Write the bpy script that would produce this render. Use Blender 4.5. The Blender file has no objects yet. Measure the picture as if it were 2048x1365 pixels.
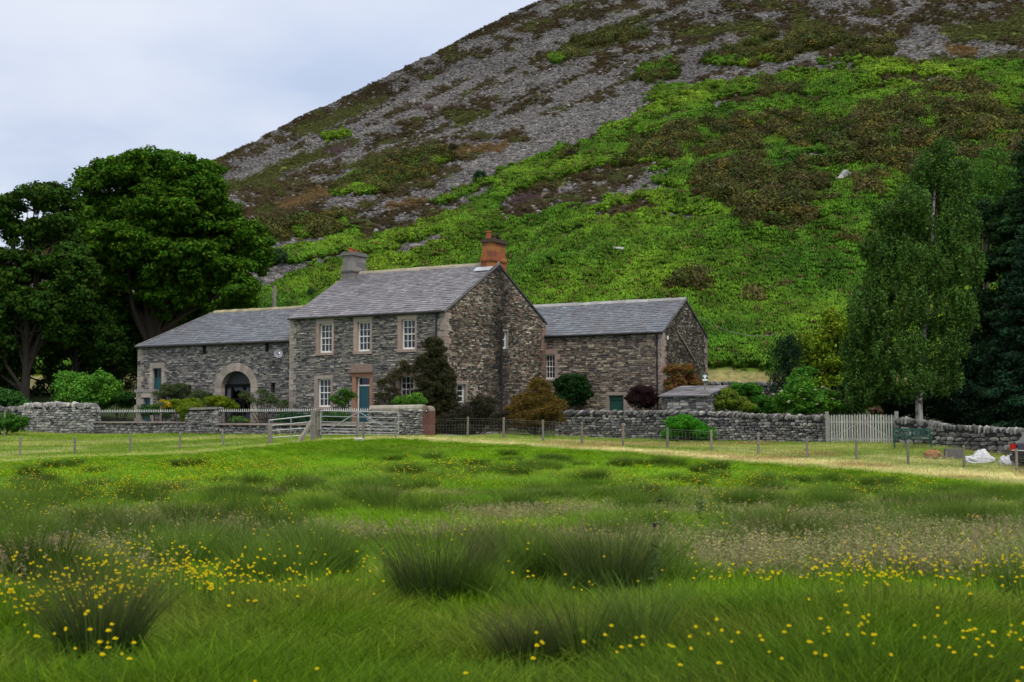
import bpy, math, random
import numpy as np
from mathutils import Vector, Matrix
random.seed(7); RNG = np.random.default_rng(11)
SC = bpy.context.scene
COL = SC.collection
FPX = 2700.0; HZ = 843.0; CAMZ = 1.6
PITCH = math.atan((HZ-682.5)/FPX)
CP, SP = math.cos(PITCH), math.sin(PITCH)
# ---------------------------------------------------------------- measuring helpers (photo survey -> metres)
def ray(px, py):
    u = (px-1024)/FPX; v = (682.5-py)/FPX
    y = CP - v*SP; z = SP + v*CP
    return u/y, z/y                      # X per metre of depth, Z per metre of depth
def P(px, py, Y):
    a, b = ray(px, py); return Vector((a*Y, Y, CAMZ+b*Y))
def proj(X, Y, Z):
    x = X; zc = Z-CAMZ
    d = Y*CP + zc*SP; v = (-Y*SP + zc*CP)/d
    return 1024+FPX*x/d, 682.5-FPX*v
# ---------------------------------------------------------------- noise
_perm = np.random.default_rng(3).random((256, 256))
def vnoise(x, y):
    x = np.asarray(x, float); y = np.asarray(y, float)
    xi = np.floor(x).astype(int); yi = np.floor(y).astype(int)
    fx = x-xi; fy = y-yi; fx = fx*fx*(3-2*fx); fy = fy*fy*(3-2*fy)
    a = _perm[xi & 255, yi & 255]; b = _perm[(xi+1) & 255, yi & 255]
    c = _perm[xi & 255, (yi+1) & 255]; d = _perm[(xi+1) & 255, (yi+1) & 255]
    return (a*(1-fx)+b*fx)*(1-fy)+(c*(1-fx)+d*fx)*fy
def fbm(x, y, o=4):
    s = 0; A = .5; t = 0
    for k in range(o):
        s = s+A*vnoise(x*2**k+17.3*k, y*2**k+9.1*k); t += A; A *= .5
    return s/t
# ---------------------------------------------------------------- materials
def nodes(name):
    m = bpy.data.materials.new(name); m.use_nodes = True
    nt = m.node_tree; nt.nodes.clear()
    out = nt.nodes.new('ShaderNodeOutputMaterial')
    return m, nt, out
def N(nt, t, **kw):
    n = nt.nodes.new(t)
    for k, v in kw.items():
        if k in n.inputs.keys(): n.inputs[k].default_value = v
        else: setattr(n, k, v)
    return n
def L(nt, a, b): nt.links.new(a, b)
def mathn(nt, op, a, b=None):
    n = nt.nodes.new('ShaderNodeMath'); n.operation = op
    for i, v in enumerate((a, b)):
        if v is None: continue
        if isinstance(v, (int, float)): n.inputs[i].default_value = v
        else: nt.links.new(v, n.inputs[i])
    return n.outputs[0]
def mixc(nt, bt, fac, a, b):
    n = nt.nodes.new('ShaderNodeMix'); n.data_type = 'RGBA'; n.blend_type = bt
    for i, v in ((0, fac), (6, a), (7, b)):
        if isinstance(v, (int, float)): n.inputs[i].default_value = v
        elif isinstance(v, tuple): n.inputs[i].default_value = v+(1,) if len(v) == 3 else v
        else: nt.links.new(v, n.inputs[i])
    return n.outputs[2]
def ramp(nt, src, p0, p1):
    n = nt.nodes.new('ShaderNodeMapRange'); n.clamp = True
    nt.links.new(src, n.inputs[0]); n.inputs[1].default_value = p0; n.inputs[2].default_value = p1
    return n.outputs[0]
def noise_node(nt, co, scale, detail=4, rough=.6):
    n = nt.nodes.new('ShaderNodeTexNoise'); n.inputs['Scale'].default_value = scale
    n.inputs['Detail'].default_value = detail; n.inputs['Roughness'].default_value = rough
    nt.links.new(co, n.inputs['Vector']); return n.outputs[0]
def geo_pos(nt): return nt.nodes.new('ShaderNodeNewGeometry').outputs['Position']
def mat_col(name, rough=.9, var=.5, scale=6, bump=.3, bscale=30, metal=0, spec=.3, base=None, fine=True):
    """material whose colour is the mesh's own Col attribute (or base), broken up by world-space noise"""
    m, nt, out = nodes(name)
    b = N(nt, 'ShaderNodeBsdfPrincipled', Roughness=rough, Metallic=metal)
    b.inputs['Specular IOR Level'].default_value = spec
    pos = geo_pos(nt)
    if base is None:
        at = nt.nodes.new('ShaderNodeAttribute'); at.attribute_name = 'Col'; c = at.outputs['Color']
    else:
        c = base
    n1 = noise_node(nt, pos, scale, 6, .7)
    v = ramp(nt, n1, .25, .75)
    f = mathn(nt, 'ADD', mathn(nt, 'MULTIPLY', v, var), 1-var*.5)
    g = nt.nodes.new('ShaderNodeCombineColor')
    for i in range(3): L(nt, f, g.inputs[i])
    cc = mixc(nt, 'MULTIPLY', 1.0, c, g.outputs[0])
    L(nt, cc, b.inputs['Base Color'])
    if bump:
        bn = nt.nodes.new('ShaderNodeBump'); bn.inputs['Strength'].default_value = bump; bn.inputs['Distance'].default_value = .02
        L(nt, noise_node(nt, pos, bscale, 5, .7), bn.inputs['Height']); L(nt, bn.outputs[0], b.inputs['Normal'])
    L(nt, b.outputs[0], out.inputs[0]); return m
def mat_leaf(name, inst=False, trans=.22, rough=.7, gain=1.0, spec=.1):
    m, nt, out = nodes(name)
    at = nt.nodes.new('ShaderNodeAttribute'); at.attribute_name = 'Col'; c = at.outputs['Color']
    if inst:
        a2 = nt.nodes.new('ShaderNodeAttribute'); a2.attribute_type = 'INSTANCER'; a2.attribute_name = 'tint'
        c = mixc(nt, 'MULTIPLY', 1.0, c, a2.outputs['Color'])
    b = N(nt, 'ShaderNodeBsdfPrincipled', Roughness=rough)
    b.inputs['Specular IOR Level'].default_value = spec
    t = nt.nodes.new('ShaderNodeBsdfTranslucent')
    L(nt, c, b.inputs['Base Color']); L(nt, c, t.inputs[0])
    mx = nt.nodes.new('ShaderNodeMixShader'); mx.inputs[0].default_value = trans
    L(nt, b.outputs[0], mx.inputs[1]); L(nt, t.outputs[0], mx.inputs[2]); L(nt, mx.outputs[0], out.inputs[0])
    return m
def mat_plain(name, col, rough=.5, metal=0, spec=.5, var=.25, scale=8, bump=.1, bscale=40):
    return mat_col(name, rough, var, scale, bump, bscale, metal, spec, base=tuple(col))
def mat_glass(name):
    m, nt, out = nodes(name)
    b = N(nt, 'ShaderNodeBsdfPrincipled', Roughness=.06)
    b.inputs['Base Color'].default_value = (.012, .014, .02, 1); b.inputs['Specular IOR Level'].default_value = .7
    bn = nt.nodes.new('ShaderNodeBump'); bn.inputs['Strength'].default_value = .15; bn.inputs['Distance'].default_value = .02
    L(nt, noise_node(nt, geo_pos(nt), 3, 1), bn.inputs['Height']); L(nt, bn.outputs[0], b.inputs['Normal'])
    L(nt, b.outputs[0], out.inputs[0]); return m
M = {}
def build_mats():
    M['stone'] = mat_col('rubble_stone', .92, .7, 9, .6, 35)
    M['dressed'] = mat_col('dressed_sandstone', .9, .45, 5, .4, 30)
    M['drystone'] = mat_col('fieldstone', .92, .8, 11, .7, 40)
    M['bark'] = mat_col('bark', .95, .7, 8, .9, 25)
    M['wood'] = mat_col('weathered_wood', .85, .6, 7, .5, 40)
    M['leaf'] = mat_leaf('leaf')
    M['needle'] = mat_leaf('needle', trans=.12)
    M['ileaf'] = mat_leaf('meadow_leaf', True, .3)
    M['ihill'] = mat_leaf('hill_leaf', True, .12)
    M['istone'] = mat_leaf('loose_stone', True, 0, .95)
    M['petal'] = mat_leaf('petal', False, .3)
    M['ipetal'] = mat_leaf('meadow_petal', True, .3)
    M['white'] = mat_plain('white_paint', (.78, .78, .76), .45, var=.12)
    M['teal'] = mat_plain('teal_paint', (.01, .075, .1), .45, var=.25, scale=3)
    M['dish'] = mat_plain('dish_enamel', (.27, .28, .31), .7, spec=.2)
    M['green'] = mat_plain('green_paint', (.008, .07, .05), .5, var=.3, scale=3)
    M['iron'] = mat_plain('dark_iron', (.03, .03, .035), .5, metal=.3)
    M['galv'] = mat_plain('galvanised_steel', (.45, .47, .5), .38, metal=.75, var=.3)
    M['wire'] = mat_plain('fence_wire', (.2, .2, .2), .5, metal=.5)
    M['glass'] = mat_glass('window_glass')
    M['dark'] = mat_plain('dark_board', (.035, .035, .04), .7)
    M['curtain'] = mat_plain('curtain_cloth', (.16, .16, .19), .9)
    M['tarmac'] = mat_plain('pale_gravel', (.2, .19, .185), .95, var=.5, scale=5, bump=.5)
    M['red'] = mat_plain('red_lens', (.45, .01, .01), .2)
    M['carpaint'] = mat_plain('car_paint', (.012, .014, .025), .2, metal=.2, var=.05)
    M['rubber'] = mat_plain('rubber', (.02, .02, .02), .8)
    M['bag'] = mat_plain('white_woven_plastic', (.56, .57, .61), .7, var=.35, scale=7, bump=.9, bscale=11)
    # slate
    m, nt, out = nodes('slate')
    b = N(nt, 'ShaderNodeBsdfPrincipled', Roughness=.62); b.inputs['Specular IOR Level'].default_value = .5
    at = nt.nodes.new('ShaderNodeAttribute'); at.attribute_name = 'Col'
    pos = geo_pos(nt)
    big = ramp(nt, noise_node(nt, pos, .7, 6, .7), .42, .62)
    c = mixc(nt, 'MIX', mathn(nt, 'MULTIPLY', big, .5), at.outputs['Color'], (.085, .075, .085))
    fine = ramp(nt, noise_node(nt, pos, 12, 5, .8), .2, .8)
    g = nt.nodes.new('ShaderNodeCombineColor')
    f = mathn(nt, 'ADD', mathn(nt, 'MULTIPLY', fine, .7), .65)
    for i in range(3): L(nt, f, g.inputs[i])
    c = mixc(nt, 'MULTIPLY', 1.0, c, g.outputs[0])
    lich = ramp(nt, noise_node(nt, pos, 1.9, 3, .5), .6, .66)
    lich2 = ramp(nt, noise_node(nt, pos, 7, 2, .5), .6, .68)
    c = mixc(nt, 'MIX', mathn(nt, 'MULTIPLY', mathn(nt, 'MULTIPLY', lich, lich2), .75), c, (.5, .5, .48))
    L(nt, c, b.inputs['Base Color']); L(nt, b.outputs[0], out.inputs[0]); M['slate'] = m
# ---------------------------------------------------------------- mesh builder
class MB:
    def __init__(s): s.V = []; s.F = []; s.C = []; s.n = 0
    def add(s, V, F, col=(.5, .5, .5)):
        V = np.asarray(V, float).reshape(-1, 3); k = len(V)
        s.V.append(V)
        C = np.asarray(col, float)
        if C.ndim == 1: C = np.tile(C[:3], (k, 1))
        s.C.append(C)
        if isinstance(F, np.ndarray): s.F.append(F+s.n)
        else:
            by = {}
            for f in F: by.setdefault(len(f), []).append(f)
            for fs in by.values(): s.F.append(np.array(fs)+s.n)
        s.n += k; return s
    def box(s, c, size, col=(.5, .5, .5), ax=((1, 0, 0), (0, 1, 0), (0, 0, 1))):
        c = np.array(c, float); ax = np.array([list(a) for a in ax], float); h = np.array(size, float)/2
        sg = np.array([(-1, -1, -1), (1, -1, -1), (1, 1, -1), (-1, 1, -1), (-1, -1, 1), (1, -1, 1), (1, 1, 1), (-1, 1, 1)], float)
        V = c+(sg*h) @ ax
        return s.add(V, [(0, 3, 2, 1), (4, 5, 6, 7), (0, 1, 5, 4), (1, 2, 6, 5), (2, 3, 7, 6), (3, 0, 4, 7)], col)
    def hexa(s, V8, col=(.5, .5, .5)):
        return s.add(V8, [(0, 3, 2, 1), (4, 5, 6, 7), (0, 1, 5, 4), (1, 2, 6, 5), (2, 3, 7, 6), (3, 0, 4, 7)], col)
    def bar(s, a, b, w, h=None, col=(.5, .5, .5), up=(0, 0, 1)):
        a = Vector(a); b = Vector(b); d = (b-a); l = d.length; d.normalize(); h = h or w
        u = Vector(up)
        if abs(d.dot(u)) > .98: u = Vector((0, 1, 0))
        x = d.cross(u).normalized(); z = x.cross(d).normalized()
        return s.box((a+b)/2, (l, w, h), col, (d, x, z))
    def tube(s, pts, rad, n=6, col=(.5, .5, .5), cap=True):
        pts = [Vector(p) for p in pts]; V = []; m = len(pts)
        if not hasattr(rad, '__len__'): rad = [rad]*m
        up = Vector((.13, .21, .97))
        for i, p in enumerate(pts):
            d = (pts[min(i+1, m-1)]-pts[max(i-1, 0)]).normalized()
            x = d.cross(up)
            if x.length < .05: x = d.cross(Vector((1, 0, 0)))
            x.normalize(); y = d.cross(x)
            for k in range(n):
                t = 2*math.pi*k/n; V.append(p+(x*math.cos(t)+y*math.sin(t))*rad[i])
        F = [(i*n+k, i*n+(k+1) % n, (i+1)*n+(k+1) % n, (i+1)*n+k) for i in range(m-1) for k in range(n)]
        if cap: F += [tuple(range(n))[::-1], tuple((m-1)*n+k for k in range(n))]
        return s.add([tuple(v) for v in V], F, col)
    def build(s, name, mat, parent=None, smooth=False, loc=None):
        V = np.concatenate(s.V) if s.V else np.zeros((0, 3)); C = np.concatenate(s.C)
        me = bpy.data.meshes.new(name)
        if loc is None: loc = parent['_w'] if parent is not None else (0, 0, 0)
        V = V-np.array(loc)
        me.vertices.add(len(V)); me.vertices.foreach_set('co', V.astype(np.float32).ravel())
        ls = [f.shape[1] for f in s.F for _ in range(1)]
        li = np.concatenate([f.ravel() for f in s.F]).astype(np.int32)
        tot = np.concatenate([np.full(len(f), f.shape[1]) for f in s.F]).astype(np.int32)
        st = np.concatenate([[0], np.cumsum(tot)[:-1]]).astype(np.int32)
        me.loops.add(len(li)); me.loops.foreach_set('vertex_index', li)
        me.polygons.add(len(tot)); me.polygons.foreach_set('loop_start', st); me.polygons.foreach_set('loop_total', tot)
        me.update(calc_edges=True)
        ca = me.color_attributes.new('Col', 'FLOAT_COLOR', 'POINT')
        ca.data.foreach_set('color', np.concatenate([C, np.ones((len(C), 1))], 1).astype(np.float32).ravel())
        me.polygons.foreach_set('use_smooth', np.full(len(tot), smooth))
        me.materials.append(mat if not isinstance(mat, str) else M[mat])
        o = bpy.data.objects.new(name, me); COL.objects.link(o)
        if parent is not None:
            o.parent = parent; off = Vector(loc)-Vector(parent['_w']); o.location = off
        else: o.location = loc
        o['_w'] = tuple(float(v) for v in loc)
        return o
def thing(name, label, cat, loc, group=None):
    o = bpy.data.objects.new(name, None); COL.objects.link(o); o.location = loc; o.empty_display_size = .3
    o['_w'] = tuple(float(v) for v in loc)
    return tag(o, label, cat, group)
def tag(o, label=None, cat=None, group=None, kind=None):
    for k, v in (('label', label), ('category', cat), ('group', group), ('kind', kind)):
        if v: o[k] = v
    return o
def rc(c, v=.15):
    f = 1+random.uniform(-v, v); return tuple(max(0, x*f*(1+random.uniform(-v, v)*.25)) for x in c)
# ---------------------------------------------------------------- ground
CF = np.array([-.8540, .5203]); CG = np.array([.5203, .8540]); C0 = np.array([-3.275, 66.0])
def AB(a, b, z=0): v = C0+CF*a+CG*b; return np.array([v[0], v[1], z])
def front(px, py, b0=0):           # photo survey on a plane parallel to the house front
    ux, uz = ray(px, py); q = C0+CG*b0   # q+CF*a = Y*(ux,1)
    A = np.array([[CF[0], -ux], [CF[1], -1]]); a, Y = np.linalg.solve(A, -q); return a, CAMZ+uz*Y
def side(px, py, a0=0):
    ux, uz = ray(px, py); q = C0+CF*a0
    A = np.array([[CG[0], -ux], [CG[1], -1]]); b, Y = np.linalg.solve(A, -q); return b, CAMZ+uz*Y
W0 = np.array([-3.63, 60.5])
def wline(px):
    ux = (px-1024)/FPX; A = np.array([[CF[0], -ux], [CF[1], -1]]); t, Y = np.linalg.solve(A, -W0); return t
def WP(t, off=0, z=0): v = W0+CF*t+CG*off; return np.array([v[0], v[1], z])
F0 = np.array(P(864, 878, 62)); F1 = np.array(P(2030, 948, 51))
_ctl = [(-4, 5, -.15), (4, 5, -.15), (-8, 12, -.2), (8, 12, -.2), (0, 12, -.2), (-10, 25, -.35), (0, 25, -.3), (10, 25, -.45), (0, 36, -.15), (-15, 42, -.42), (0, 48, .12), (15, 37, -.8), (16, 42, -.85), (-8, 47, -.15), (8, 46, -.15),
        (-60, 20, 0), (60, 20, -1), (-60, 70, 1), (60, 55, -1), (-60, 95, 5), (60, 95, 5), (0, -20, 0), (-40, -20, 0), (40, -20, 0), (20, 10, -.1), (-20, 10, 0)]
_ctl += [tuple(P(*a)) for a in [(0, 928, 52), (350, 912, 54), (650, 884, 57), (950, 890, 56.5), (1300, 912, 53.5), (1700, 945, 50), (2048, 975, 47),
         (864, 878, 62), (1245, 895, 58.2), (1612, 920, 54.6), (2030, 948, 51), (150, 915, 57), (540, 892, 59.5), (1240, 880, 65), (1640, 885, 60.5),
         (1720, 888, 59), (1860, 893, 57), (2045, 925, 53.5), (60, 720, 112), (500, 690, 108), (1480, 735, 100), (1800, 735, 100), (1000, 720, 104)]]
_ctl += [tuple(WP(t, 0, .95)) for t in (0, 8, 16, 26)]
_ctl += [tuple(AB(0, 0, 1.15)), tuple(AB(9.8, 0, 1.15)), tuple(AB(21, 0, 1.15)), tuple(AB(0, 9.8, 1.2)), tuple(AB(-7, 9.8, 1.05)), tuple(AB(-7, 16, 1.6)), tuple(AB(10, 12, 1.6)), tuple(AB(21, 9, 1.8))]
_ctl = np.array(_ctl, float)
def _ph(r): return r
_n = len(_ctl); _R = np.linalg.norm(_ctl[:, None, :2]-_ctl[None, :, :2], axis=2)
_A = np.zeros((_n+3, _n+3)); _A[:_n, :_n] = _ph(_R)-np.eye(_n)*.6; _A[:_n, _n] = 1; _A[:_n, _n+1] = _ctl[:, 0]; _A[:_n, _n+2] = _ctl[:, 1]
_A[_n, :_n] = 1; _A[_n+1, :_n] = _ctl[:, 0]; _A[_n+2, :_n] = _ctl[:, 1]
_w = np.linalg.solve(_A, np.concatenate([_ctl[:, 2], [0, 0, 0]]))
def ground0(x, y):
    x = np.asarray(x, float); y = np.asarray(y, float); sh = x.shape
    xf = np.clip(x.ravel(), -70, 70); yf = np.clip(y.ravel(), -25, 104)
    out = np.empty(len(xf))
    for i in range(0, len(xf), 20000):
        r = np.sqrt((xf[i:i+20000, None]-_ctl[None, :, 0])**2+(yf[i:i+20000, None]-_ctl[None, :, 1])**2)
        out[i:i+20000] = r @ _w[:_n]+_w[_n]+_w[_n+1]*xf[i:i+20000]+_w[_n+2]*yf[i:i+20000]
    return out.reshape(sh)
def ground(x, y):
    x = np.asarray(x, float); y = np.asarray(y, float)
    z = ground0(x, y)
    near = np.clip((58-y)/15, 0, 1)
    return z+(fbm(x*.35+5, y*.35, 3)-.5)*.28*near+(fbm(x*1.3, y*1.3, 2)-.5)*.05
def gz(x, y): return float(ground(np.array([x]), np.array([y]))[0])
def ghit(px, py):
    ux, uz = ray(px, py); Y = np.linspace(6, 100, 1500)
    d = (CAMZ+uz*Y)-ground(ux*Y, Y)
    i = np.argmax(d < 0)
    Yh = Y[i] if d[i] < 0 else 60.
    return ux*Yh, Yh, gz(ux*Yh, Yh)
EDGE = [(-400, 940), (-200, 935), (0, 928), (150, 918), (350, 912), (450, 905), (560, 893), (650, 884), (800, 881), (950, 890), (1100, 898), (1300, 912), (1500, 930), (1700, 945), (1900, 962), (2048, 975), (2300, 998)]
_e = [ghit(*p) for p in EDGE]
_eu = np.array([e[0]/e[1] for e in _e]); _eY = np.array([e[1] for e in _e])
def edgeY(u): return np.interp(u, _eu, _eY)
# ---------------------------------------------------------------- hill
SKY = [(-2600, 800), (-1500, 740), (-700, 640), (0, 520), (300, 378), (415, 322), (480, 290), (575, 240), (640, 208), (700, 178), (800, 130), (900, 82), (1000, 30), (1060, 0), (1200, -62), (1400, -150), (2048, -400), (2600, -520), (4000, -560)]
_su = np.array([(s[0]-1024)/FPX for s in SKY]); _se = np.array([(HZ-s[1])/FPX for s in SKY])
D0 = 88.
def hillD(u): return 300+60*np.clip((u+.2)/.6, -1, 1)
def hill(u, d, detail=True):
    u = np.asarray(u, float); d = np.asarray(d, float)
    D = hillD(u); t = (d-D0)/(D-D0); tt = np.clip(t, 0, 1)
    zb = ground0(u*D0, np.full_like(u, D0))+.0*u
    zs = CAMZ+np.interp(u, _su, _se)*D
    z = zb+(zs-zb)*(.72*tt+.28*tt**2)
    z = z-np.clip(t-1, 0, 9)*(D-D0)*.35
    if detail:
        x = u*d
        a = np.clip((d-D0)/40, 0, 1)
        rot = x*.8+d*.5
        z = z+a*((fbm(rot*.018, (d-x*.4)*.05, 4)-.5)*7*np.clip(1-tt*.6, 0, 1)*np.clip((1-t)*6+.4, 0, 1)+(fbm(x*.12, d*.12, 4)-.5)*2.0*np.clip((1-t)*8+.75, 0, 1)+(fbm(x*.6+3, d*.6, 3)-.5)*.5)
    return z
# ---------------------------------------------------------------- hillside cover classes (outlines surveyed on the hill)
GX0, GY0, GS = -900, -700, 4
GW, GH = 1100, 400
_gx, _gy = np.meshgrid(GX0+GS*np.arange(GW), GY0+GS*np.arange(GH))
def poly(pts):
    r = np.zeros(_gx.shape, bool); n = len(pts)
    for i in range(n):
        x1, y1 = pts[i]; x2, y2 = pts[(i+1) % n]
        if y1 == y2: continue
        c = ((y1 > _gy) != (y2 > _gy)) & (_gx < (x2-x1)*(_gy-y1)/(y2-y1)+x1); r ^= c
    return r
cls = np.zeros(_gx.shape, np.int8)        # 0 scree 1 heath 2 gorse 3 bracken 4 dry grass 5 purple heather 6 olive grass 7 tan earth
def put(k, *polys):
    for p in polys: cls[poly(p)] = k
put(1, [(380, 345), (600, 222), (860, 92), (1050, -20), (1150, -20), (960, 85), (800, 160), (700, 215), (560, 290), (440, 350)],
       [(440, 440), (470, 385), (560, 350), (700, 318), (830, 290), (900, 275), (1050, 262), (1065, 282), (960, 300), (900, 350), (840, 390), (760, 400), (700, 440), (690, 470), (560, 485), (400, 490)],
       [(860, 235), (900, 205), (1000, 190), (980, 225), (900, 250)],
       [(690, 290), (760, 255), (860, 230), (850, 260), (740, 300)],
       [(960, 120), (1100, 60), (1260, 20), (1400, -20), (1260, -20), (1060, 45), (940, 105)],
       [(1050, 130), (1120, 80), (1240, 55), (1360, 35), (1560, 25), (1620, 60), (1400, 85), (1250, 110), (1130, 128), (1060, 150)],
       [(1440, 0), (1700, -20), (2300, -20), (2300, 110), (2000, 90), (1900, 60), (1800, 75), (1700, 100), (1560, 60), (1420, 30)],
       [(1170, 200), (1215, 178), (1250, 185), (1200, 205)], [(1100, 250), (1170, 232), (1230, 225), (1180, 262)],
       [(1180, 130), (1260, 105), (1270, 125), (1190, 150)], [(1020, 215), (1100, 190), (1110, 205), (1010, 235)],
       [(1500, -500), (2300, -600), (2300, -20), (1700, -20)])
put(2, [(1100, 110), (1150, 75), (1290, 55), (1290, 75), (1190, 100), (1120, 125)],
       [(1265, 158), (1290, 130), (1350, 120), (1355, 150), (1300, 162)],
       [(1400, 128), (1480, 85), (1600, 65), (1680, 60), (1680, 85), (1560, 120), (1440, 135)],
       [(1655, 132), (1690, 95), (1780, 85), (1790, 105), (1700, 132)])
put(6, [(440, 375), (620, 300), (700, 275), (720, 282), (560, 350), (450, 392)], [(570, 262), (700, 215), (760, 190), (760, 205), (620, 270)],
       [(890, 240), (960, 222), (975, 235), (905, 255)], [(690, 330), (800, 300), (760, 330), (700, 350)],
       [(1340, 60), (1560, 40), (1540, 62), (1380, 75)], [(1880, 50), (2100, 40), (2100, 75), (1900, 85)])
put(3, [(635, 280), (690, 262), (690, 270), (640, 290)], [(1440, 95), (1560, 80), (1560, 100), (1470, 110)], [(1970, 110), (2300, 90), (2300, 140), (1990, 125)])
put(7, [(560, 400), (620, 382), (700, 370), (640, 400), (560, 420)], [(860, 300), (1000, 285), (1010, 300), (880, 318)], [(760, 410), (860, 398), (840, 415), (780, 425)], [(1880, 95), (1960, 95), (1960, 112), (1900, 108)])
# lower bracken slope
put(3, [(-900, 760), (-900, 640), (300, 620), (500, 560), (560, 505), (690, 480), (700, 440), (820, 420), (960, 372), (1000, 345), (1110, 305), (1210, 280), (1215, 245), (1300, 190), (1330, 175), (1420, 172), (1560, 150), (1700, 135), (1780, 118), (1900, 115), (2300, 110), (3500, 100), (3500, 760)])
put(1, [(-900, 300), (300, 330), (410, 300), (470, 470), (480, 560), (300, 600), (-900, 620)])
put(0, [(400, 610), (470, 560), (560, 530), (690, 505), (700, 518), (600, 550), (500, 600)], [(560, 480), (690, 458), (700, 470), (560, 502)], [(720, 520), (800, 488), (885, 470), (880, 485), (780, 520)],
       [(1085, 492), (1120, 472), (1175, 452), (1178, 462), (1110, 490)], [(1150, 422), (1230, 375), (1330, 335), (1365, 345), (1300, 372), (1385, 368), (1395, 385), (1300, 390), (1190, 405)],
       [(1300, 425), (1400, 430), (1405, 440), (1330, 442)], [(1150, 240), (1220, 225), (1300, 205), (1310, 215), (1220, 260), (1140, 275)], [(1700, 265), (1790, 255), (1790, 264), (1720, 270)])
put(1, [(980, 430), (1000, 395), (1120, 355), (1230, 325), (1330, 328), (1240, 372), (1160, 415), (1080, 430), (1040, 450)], [(700, 440), (760, 425), (900, 400), (980, 370), (1000, 375), (920, 430), (840, 460), (700, 490)],
       [(1180, 425), (1290, 400), (1330, 420), (1240, 440), (1170, 450)], [(1500, 325), (1640, 305), (1700, 345), (1560, 335)], [(1400, 210), (1520, 185), (1560, 195), (1420, 225)],
       [(1740, 150), (1900, 155), (1900, 175), (1760, 170)])
put(2, [(1235, 335), (1262, 290), (1330, 262), (1400, 238), (1480, 240), (1560, 232), (1640, 255), (1700, 235), (1820, 190), (1900, 178), (2060, 200), (2400, 220), (2400, 345), (1900, 335), (1850, 370), (1760, 345), (1650, 310), (1560, 300), (1500, 312), (1350, 322), (1280, 322)],
       [(1380, 395), (1395, 352), (1460, 330), (1560, 318), (1660, 322), (1760, 335), (1760, 400), (1660, 405), (1640, 430), (1600, 470), (1530, 455), (1465, 440), (1475, 415)],
       [(1510, 175), (1560, 158), (1620, 170), (1600, 195), (1530, 190)], [(545, 470), (600, 440), (700, 430), (690, 460), (600, 480)],
       [(668, 392), (680, 370), (760, 345), (800, 315), (870, 300), (882, 325), (830, 360), (730, 388)], [(470, 470), (545, 455), (550, 485), (470, 490)])
put(2, [(1345, 586), (1352, 562), (1385, 552), (1462, 562), (1468, 580), (1400, 590)], [(1530, 588), (1545, 572), (1580, 576), (1580, 588)], [(1490, 610), (1510, 595), (1530, 600), (1520, 615)], [(1125, 320), (1140, 303), (1160, 310), (1150, 325)],
       [(1680, 500), (1695, 485), (1712, 492), (1705, 504)], [(1470, 455), (1560, 452), (1560, 470), (1500, 468)])
put(3, [(1640, 420), (1700, 405), (1800, 400), (1860, 440), (1700, 450), (1620, 445)], [(1620, 340), (1680, 335), (1700, 352), (1640, 362)], [(1630, 268), (1700, 262), (1700, 285), (1640, 290)], [(1490, 345), (1540, 338), (1560, 352), (1500, 360)])
put(5, [(1015, 405), (1060, 388), (1090, 384), (1070, 400), (1020, 410)], [(1540, 322), (1590, 313), (1600, 325), (1560, 333)], [(1380, 332), (1410, 322), (1440, 325), (1400, 336)], [(640, 300), (690, 285), (690, 300), (650, 308)],
       [(840, 210), (870, 205), (860, 222)], [(1140, 425), (1200, 400), (1200, 412), (1150, 432)])
put(4, [(-900, 770), (-900, 750), (1400, 738), (1560, 738), (3500, 770), (3500, 900), (-900, 900)])
def klass(px, py):
    """cover class at a surveyed spot, ragged along the fall line"""
    w1 = (fbm(px*.018+py*.02, py*.05-px*.012, 4)-.5); w2 = (fbm(px*.05+40, py*.09+20, 3)-.5)
    X = px+w1*60+w2*22; Y = py-w1*13+w2*14
    i = np.clip(((Y-GY0)/GS).astype(int), 0, GH-1); j = np.clip(((X-GX0)/GS).astype(int), 0, GW-1)
    k = cls[i, j].copy()
    s = fbm((px*.87-py*.5)*.0+(px+py*1.6)*.012, (py+px*.45)*.055, 4)      # streaks running down the screes
    up = k == 0
    k[up & (s > .65) & (py < 420)] = 1
    k[up & (s < .26) & (py < 420)] = 1
    b = fbm(px*.03+9, py*.07+3, 4)
    k[(k == 3) & (b > .71) & (py < 560) & (py > 130)] = 1
    k[(k == 2) & (b < .49)] = 3
    k[(k == 3) & (py < 118+.03*(px-1500)*(px > 1500))] = 6
    k[(k == 3) & (b > .62) & (py < 330) & (py > 90) & (px > 1250)] = 1
    k[(k == 2) & (b > .66)] = 1
    k[(k == 1) & (b < .44)] = 0
    k[(k == 1) & (b > .66)] = 6
    return k
HC = {0: (.135, .128, .124), 1: (.07, .062, .034), 2: (.05, .048, .016), 3: (.085, .18, .008), 4: (.2, .18, .07), 5: (.11, .085, .09), 6: (.1, .13, .025), 7: (.19, .145, .09)}
HCA = np.array([HC[i] for i in range(8)])
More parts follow.
